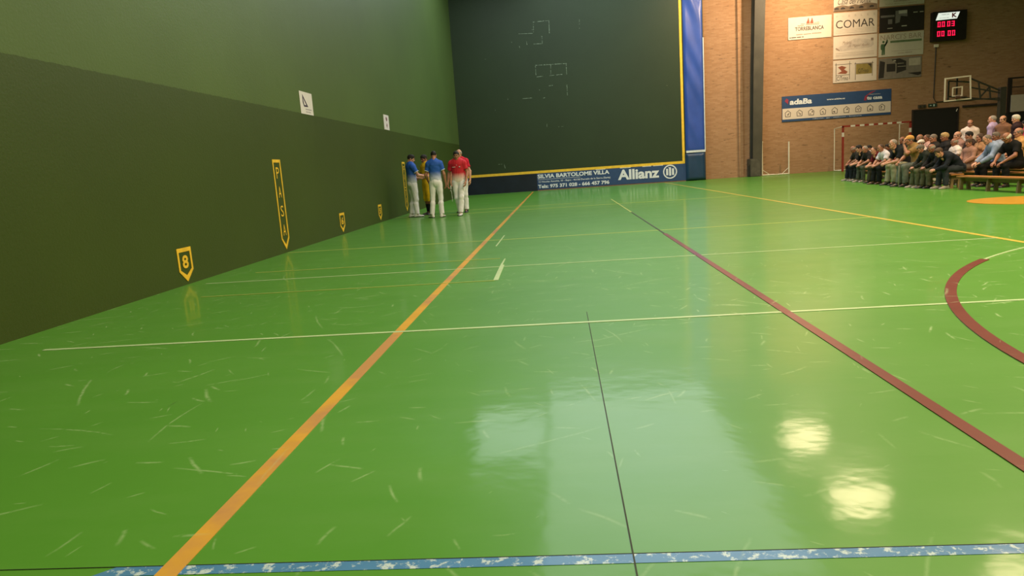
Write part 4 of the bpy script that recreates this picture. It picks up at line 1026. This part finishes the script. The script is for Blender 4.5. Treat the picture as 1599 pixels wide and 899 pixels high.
# head position, pose, shirt, sleeve, trousers, hair, hair colour, label
CROWD = [
    (15.55, 26.08, 1.100, 'LEAN', '#2b2621', 's', '#20242c', 'fringe', 'grey', 'grey-haired spectator in a dark top, first at the wall end of the front bench'),
    (15.45, 25.35, 1.112, 'KNEES', '#14120f', 's', '#1a1d22', 'short', 'dark', 'dark-haired spectator in a black t-shirt leaning forward near the wall end of the front bench'),
    (15.35, 24.64, 1.082, 'LEAN', '#221d1b', 's', '#474c40', 'thin', 'grey', 'grey-haired spectator in dark shirt and pale trousers, beside the black t-shirt at the wall end'),
    (16.75, 27.62, 1.026, 'UP', '#e0d6cd', 's', '#30302f', 'short', 'dark', 'spectator in a white shirt mostly hidden behind the maroon t-shirt'),
    (15.20, 23.61, 1.030, 'KNEES', '#5c141b', 's', '#4a4538', 'thin', 'brown', 'spectator in a maroon t-shirt stretching the forearms over the knees'),
    (15.05, 22.77, 1.101, 'LEAN', '#cfc9d2', 's', '#14171a', 'thin', 'brown', 'spectator in a white short-sleeved shirt and black trousers between maroon and black t-shirts'),
    (16.50, 25.55, 1.044, 'UP', '#1b1715', 'l', '#222222', 'short', 'dark', 'dark-haired spectator sitting low behind the man with hands clasped over his knees'),
    (14.95, 21.75, 1.251, 'KNEES', '#16181a', 's', '#98957c', 'thin', 'grey', 'grey-haired spectator in a black t-shirt and cream trousers clasping hands over the knees'),
    (17.35, 26.33, 1.295, 'UP', '#1c1a1b', 's', '#8c2f30', 'fringe', 'brown', 'bald spectator in black sitting behind the straw-coloured cap'),
    (14.90, 20.65, 1.273, 'HANDUP', '#8d6f42', 's', '#666b60', 'cap', 'straw', 'spectator in a straw-coloured cap and tan shirt with a raised hand'),
    (18.30, 27.07, 1.391, 'UP', '#b5877c', 's', '#333333', 'fringe', 'pink', 'bald spectator in a dull pink top, farther one of the pair before the black doorway'),
    (17.10, 24.15, 1.299, 'UP', '#b98d80', 's', '#333333', 'thin', 'brown', 'spectator in a dull pink top, nearer one of the pair before the black doorway'),
    (16.12, 22.51, 1.155, 'UP', '#cbb9ac', 's', '#444444', 'cap', 'white', 'spectator in a white cap sitting behind the grey flat cap'),
    (14.80, 19.83, 1.015, 'LEAN', '#22261f', 'l', '#5c5d47', 'cap', 'grey', 'spectator in a grey cap and dark green jacket with pale trousers on the front bench'),
    (14.80, 19.27, 1.020, 'LEAN', '#101112', 'l', '#56533f', 'fringe', 'grey', 'bald spectator in a black jacket and beige trousers beside the crouching navy jacket'),
    (16.12, 21.81, 1.282, 'UP', '#2a2420', 's', '#333333', 'crop', 'greyb', 'brown-faced spectator in dark clothes with cropped grey hair, behind the black jacket'),
    (16.12, 21.19, 1.295, 'UP', '#1f1b1a', 's', '#333333', 'short', 'blond', 'fair-haired spectator looking left behind the crouching navy jacket'),
    (17.10, 22.91, 1.118, 'UP', '#c9a878', 's', '#444444', 'bob', 'dark', 'spectator with dark bobbed hair and a pale yellow top'),
    (14.70, 18.70, 0.918, 'HUNCH', '#141a22', 'l', '#2a3036', 'short', 'brown', 'spectator in a navy jacket crouching forward at the near end of the occupied front bench'),
    (17.10, 22.36, 1.309, 'UP', '#9a7467', 's', '#333333', 'fringe', 'pink', 'bald spectator tipping the head back, behind the white shirt by the crouching navy jacket'),
    (16.12, 20.68, 1.136, 'UP', '#dccdc8', 's', '#d9cbb4', 'fringe', 'grey', 'bald spectator in a pale pinkish-white shirt right behind the navy jacket'),
    (18.00, 23.35, 1.659, 'STAND', '#d8c4bb', 's', '#3a3733', 'fringe', 'brown', 'balding man in a pale shirt standing behind the seated rows facing the court'),
    (17.10, 21.76, 1.285, 'UP', '#3b2b25', 's', '#333333', 'short', 'dark', 'dark-haired spectator sitting in front of the standing man in the pale shirt'),
    (16.12, 19.97, 1.096, 'UP', '#9c7464', 'l', '#6b5a50', 'short', 'brown', 'spectator in a patterned rose-brown blouse looking left, sitting beside the tan top'),
    (17.10, 21.21, 1.209, 'LEANUP', '#b0825c', 's', '#cdb79c', 'bob', 'brown', 'woman with brown bobbed hair in a tan top'),
    (15.80, 18.61, 1.156, 'KNEES2', '#8796b3', 'l', '#0e0d0e', 'thin', 'greyb', 'man in a light blue long-sleeved shirt resting his hand on his dark trousers'),
    (17.10, 20.47, 1.216, 'UP', '#8d97ae', 'l', '#222222', 'short', 'greyb', 'spectator in a pale blue shirt sitting behind the light blue long-sleeved shirt'),
    (18.00, 22.23, 1.707, 'STANDL', '#a995b8', 'l', '#2c2a2a', 'thin', 'grey', 'grey-haired man in a lilac shirt standing at the back'),
    (18.00, 21.71, 1.675, 'STAND', '#7a5540', 'l', '#2c2a2a', 'fringe', 'brown', 'bald man in a brown top standing between the lilac shirt and the dark jacket'),
    (17.60, 20.47, 1.644, 'STANDL', '#2a1518', 'l', '#2c2a2a', 'short', 'white', 'white-haired man in a dark jacket with a white collar standing at the back'),
    (15.85, 17.91, 1.173, 'KNEES2', '#0f0e0e', 's', '#0e0d0f', 'fringe', 'white', 'bald spectator in a black t-shirt leaning over his knees, nearest to the empty bench'),
    (17.10, 19.52, 1.277, 'UP', '#b98a54', 's', '#3a3a3a', 'fringe', 'greyb', 'bald spectator in an ochre shirt behind the black t-shirt nearest to the empty bench'),
    (18.60, 21.67, 1.502, 'STAND', '#b8455a', 's', '#2c2a2a', 'short', 'dark', 'person in a pink shirt cut off by the right edge of the photo'),
]
rr = random.Random(11)
YAW = {'STAND': 90, 'STANDL': 70}
for i, (hx, hy, hz, pose, sc_, slv, tc, hs, hc, label) in enumerate(CROWD):
    o, P = crowd_parts(pose, slv)
    s_ = min(1.10, max(.90, hz / o.head[2]))
    rz = 90 + rr.uniform(-9, 14)
    if 'facing the court' in label: rz = 148
    if 'lilac' in label: rz = 35
    if 'brown top standing' in label: rz = 112
    if 'white-haired man' in label: rz = 66
    if 'cut off by' in label: rz = 80
    c, sn = math.cos(math.radians(rz)), math.sin(math.radians(rz)); px, py = o.head[0] * s_, o.head[1] * s_
    root = thing('person', label, 'person', (hx - (c * px - sn * py), hy - (sn * px + c * py), 0), math.radians(rz), 'seated spectators on the benches' if not pose.startswith('STAND') else 'spectators standing behind the benches')
    root.scale = (s_ * rr.uniform(.92, .98), s_, s_)
    hcm = mat('hair_' + hc, HCOL[hc], .75, var=.25, scale=60)
    if hs == 'cap': hcm = (mat('hair_greyb', HCOL['greyb'], .75, var=.25, scale=60), cloth({'straw': '#c08f4c', 'white': '#d6cbbf', 'grey': '#6c645c'}[hc]) if hc in ('straw', 'white', 'grey') else hcm)
    dress(root, o, P, rr.choice([SKIN_T, SKIN_P, SKIN_T, SKIN_D]), cloth(sc_), cloth(tc), rr.choice(SHOES), hs, hcm)

# walking stick held between the knees
t = thing('walking_stick', 'pale walking stick standing upright in front of the straw-coloured cap', 'walking stick', (14.45, 20.25, 0))
MB().tube([(0, 0, 0), (0, .0, .60), (.01, 0, .68), (.05, 0, .70), (.08, 0, .68)], .012, 8).build('shaft', mat('stick_pale', '#9a948a', .5), t, smooth=True)
t = thing('camera_tripod', 'thin pale metal pole leaning in front of the black trousers at the right edge', 'pole', (15.42, 15.9, 0))
MB().tube([(0, .7, .02), (0, -.3, .62)], .012, 8).build('tube', mat('pole_metal', '#8d867b', .4, metal=.6), t)

# ---------------------------------------------------------------- the five people on the court
def grad_mat(name, top, bot, z0, z1):
    m, nt, b = newmat(name); co = coords(nt); s = N(nt, 'ShaderNodeSeparateXYZ'); nt.links.new(co, s.inputs[0])
    z = math_(nt, 'ADD', s.outputs[2], math_(nt, 'MULTIPLY', math_(nt, 'SUBTRACT', noise(nt, co, 8, 3), .5), .06))
    r = N(nt, 'ShaderNodeMapRange'); r.inputs['From Min'].default_value = z0; r.inputs['From Max'].default_value = z1; nt.links.new(z, r.inputs[0])
    nt.links.new(mixc(nt, r.outputs[0], lin(bot), lin(top)), b.inputs['Base Color']); b.inputs['Roughness'].default_value = .75; return m
BLUE = grad_mat('blue_fade_jersey', '#1f56b8', '#cfd3e4', 1.0, 1.22)
RED = grad_mat('red_fade_jersey', '#c81c30', '#ecd9d2', .98, 1.16)
YEL = cloth('#e2b820'); PANTS = mat('white_trousers', '#ebe8ee', .8, var=.03, scale=10, bump=.1); WSH = mat('white_shoe', '#d6d4d0', .5); DSH = SHOES[0]
def player(label, o, loc, rz, sc_, shirtm, trom, shoem, hst, hcol, skinm, kw=None, extras=(), colm=None):
    root = thing('person', label, 'person', loc, math.radians(rz), 'players and officials on the court'); root.scale = (sc_, sc_, sc_)
    r = person_meshes(o, h=.0115, seed=int(abs(loc[0]) * 100) + 5, **(kw or {}))
    P = dict(body=body_mesh(o, r['body']), shirt=mk('shirt', r['shirt'], [None]), collar=mk('collar', r['collar'], [None]), colm=colm, trousers=mk('trousers', r['trousers'], [None]))
    dress(root, o, P, skinm, shirtm, trom, shoem, hst, mat('hair_' + hcol, HCOL[hcol], .75, var=.25, scale=60), mat('sole_grey', '#55524e', .7))
    for nm, prims, cuts, mt in extras:
        par = next(c for c in root.children if c.name.startswith('shirt')) if nm in ('cuff', 'badge') else root
        add(nm, mk(nm, nets(prims, .011, cuts=cuts), [None]), par, [mt])
    return root
def cuffs(o, g=.021, f0=.575, f1=.635):
    out = []
    for i in (0, 1):
        S, E = o.sh[i], o.el[i]; d = nrm(E - S)
        out.append(('cuff', [cone(S + (E - S) * .4, S + (E - S) * .8, .056 + g, .055 + g)], [(S + (E - S) * f1, d), (S + (E - S) * f0, -d)], m_wt))
    return out
def belt(o, mt, g=.02, z=.075, w_=.022):
    return ('waistband', [cone(o.P - o.up * .02, o.P + o.up * .2, .152 + g, .150 + g, flat=(o.fw, .70))], [(o.P + o.up * (z + w_), o.up), (o.P + o.up * (z - w_), -o.up)], mt)
NAVY = cloth('#1d2740')
# left blue player: back three-quarters to us, right forearm forward
o = standing(-28, 16, elb=((-.22, .05, 1.15), (.25, .10, 1.17)), wri=((-.12, .28, 1.10), (.18, .34, 1.14)), hd=((.3, 1, 0), (-.1, 1, -.1)), hn=((1, 0, -.3), (-1, 0, -.3)),
             knees=[(-.09, .03, .50), (.11, .03, .50)], ankles=[(-.10, -.05, .085), (.13, .02, .085)], toes=[(0, 1, 0), (.25, 1, 0)])
player('player in a blue-to-white jersey with a dark waistband, left of the group by the wall', o, (.70, 21.0, 0), -56, 1.055, BLUE, PANTS, WSH, 'short', 'dark', SKIN_P, dict(hem=-.01), cuffs(o) + [belt(o, NAVY, z=.0)], m_wt)
# yellow player behind
o = standing(10, 14, elb=((-.24, .10, 1.16), (.26, .04, 1.15)), wri=((-.15, .33, 1.18), (.10, .25, 1.05)), hd=((.2, 1, .1), (-.6, .8, 0)), hn=((1, 0, -.3), (-.4, -.6, -.4)))
socks = [('sock', leg(o, i, .006, 1.97, 0)[1:3], [(o.kn[i] + (o.an[i] - o.kn[i]) * .42, -nrm(o.an[i] - o.kn[i]))], cloth('#1c1a1c')) for i in (0, 1)]
player('person in yellow shirt and long yellow shorts with dark socks, behind the blue players', o, (1.0, 21.75, 0), 128, 1.05, YEL, cloth('#dcb01e'), DSH, 'short', 'dark', SKIN_D, dict(legs=1.20, loose=.05, hem=-.1), socks)
# middle blue player from behind
o = standing(4, 17, elb=((-.27, .0, 1.14), (.26, .0, 1.14)), wri=((-.22, .16, .93), (.29, .06, .89)), hd=((.4, .7, -.6), (0, .2, -1)), knees=[(-.135, .03, .50), (.11, .03, .50)], ankles=[(-.18, -.02, .085), (.11, -.02, .085)], toes=[(-.7, 1, 0), (.35, 1, 0)])
r3 = player('player in a blue-to-white jersey seen from behind with legs apart and head bowed', o, (1.56, 20.15, 0), 4, 1.075, BLUE, PANTS, WSH, 'crop', 'dark', SKIN_T, dict(hem=-.06), cuffs(o), m_wt)
r3.scale.x = .98
# red player walking towards us
o = standing(8, 12, elb=((-.25, .0, 1.14), (.27, -.05, 1.14)), wri=((-.22, .16, .90), (.31, .02, .88)), hd=((.1, .5, -1), (0, .2, -1)), N=(.0, .03, 1.47), head=(.0, .09, 1.62),
             knees=[(-.06, .12, .50), (.09, .0, .49)], ankles=[(-.02, .16, .085), (.05, -.14, .10)], toes=[(0, 1, 0), (.1, 1, 0)], hips=[(-.09, 0, .92), (.09, 0, .92)])
badge = ('badge', [ell(o.N - o.up * .15 + o.fw * .135 - o.rx * .08, (.03, .010, .012))], [], m_wt)
badge2 = ('badge', [ell(o.N - o.up * .15 + o.fw * .135 + o.rx * .08, (.055, .010, .010))], [], m_wt)
badge3 = ('badge', [ell(o.N - o.up * .10 + o.fw * .13, (.018, .010, .010))], [], m_wt)
player('player in a red-to-white jersey and white trousers walking towards the camera', o, (2.19, 20.45, 0), 176, 1.065, RED, PANTS, WSH, 'crop', 'dark', SKIN_T, dict(hem=-.06), [badge, badge2, badge3])
tp = thing('finger_tape', 'white strip of tape hanging from the right hand of the red-shirted walking player', 'tape', (1.97, 20.25, .42))
MB().tube([(0, 0, .46), (.005, 0, .36), (-.02, .02, .31)], .012, 8).tube([(.01, 0, .33), (.02, .0, .1), (.015, .01, 0)], .006, 6).build('strip', m_wt, tp)
# bald official behind
o = standing(0, 2, elb=((-.27, -.0, 1.14), (.27, .0, 1.14)), wri=((-.30, .10, .90), (.28, .08, .89)), hd=((0, .2, -1), (0, .2, -1)), ankles=[(-.09, .0, .085), (.10, -.05, .085)])
player('bald person in a red shirt, half hidden behind the walking red-shirted player', o, (2.08, 21.75, 0), 168, 1.10, cloth('#c41c34'), PANTS, DSH, 'fringe', 'grey', SKIN_P)
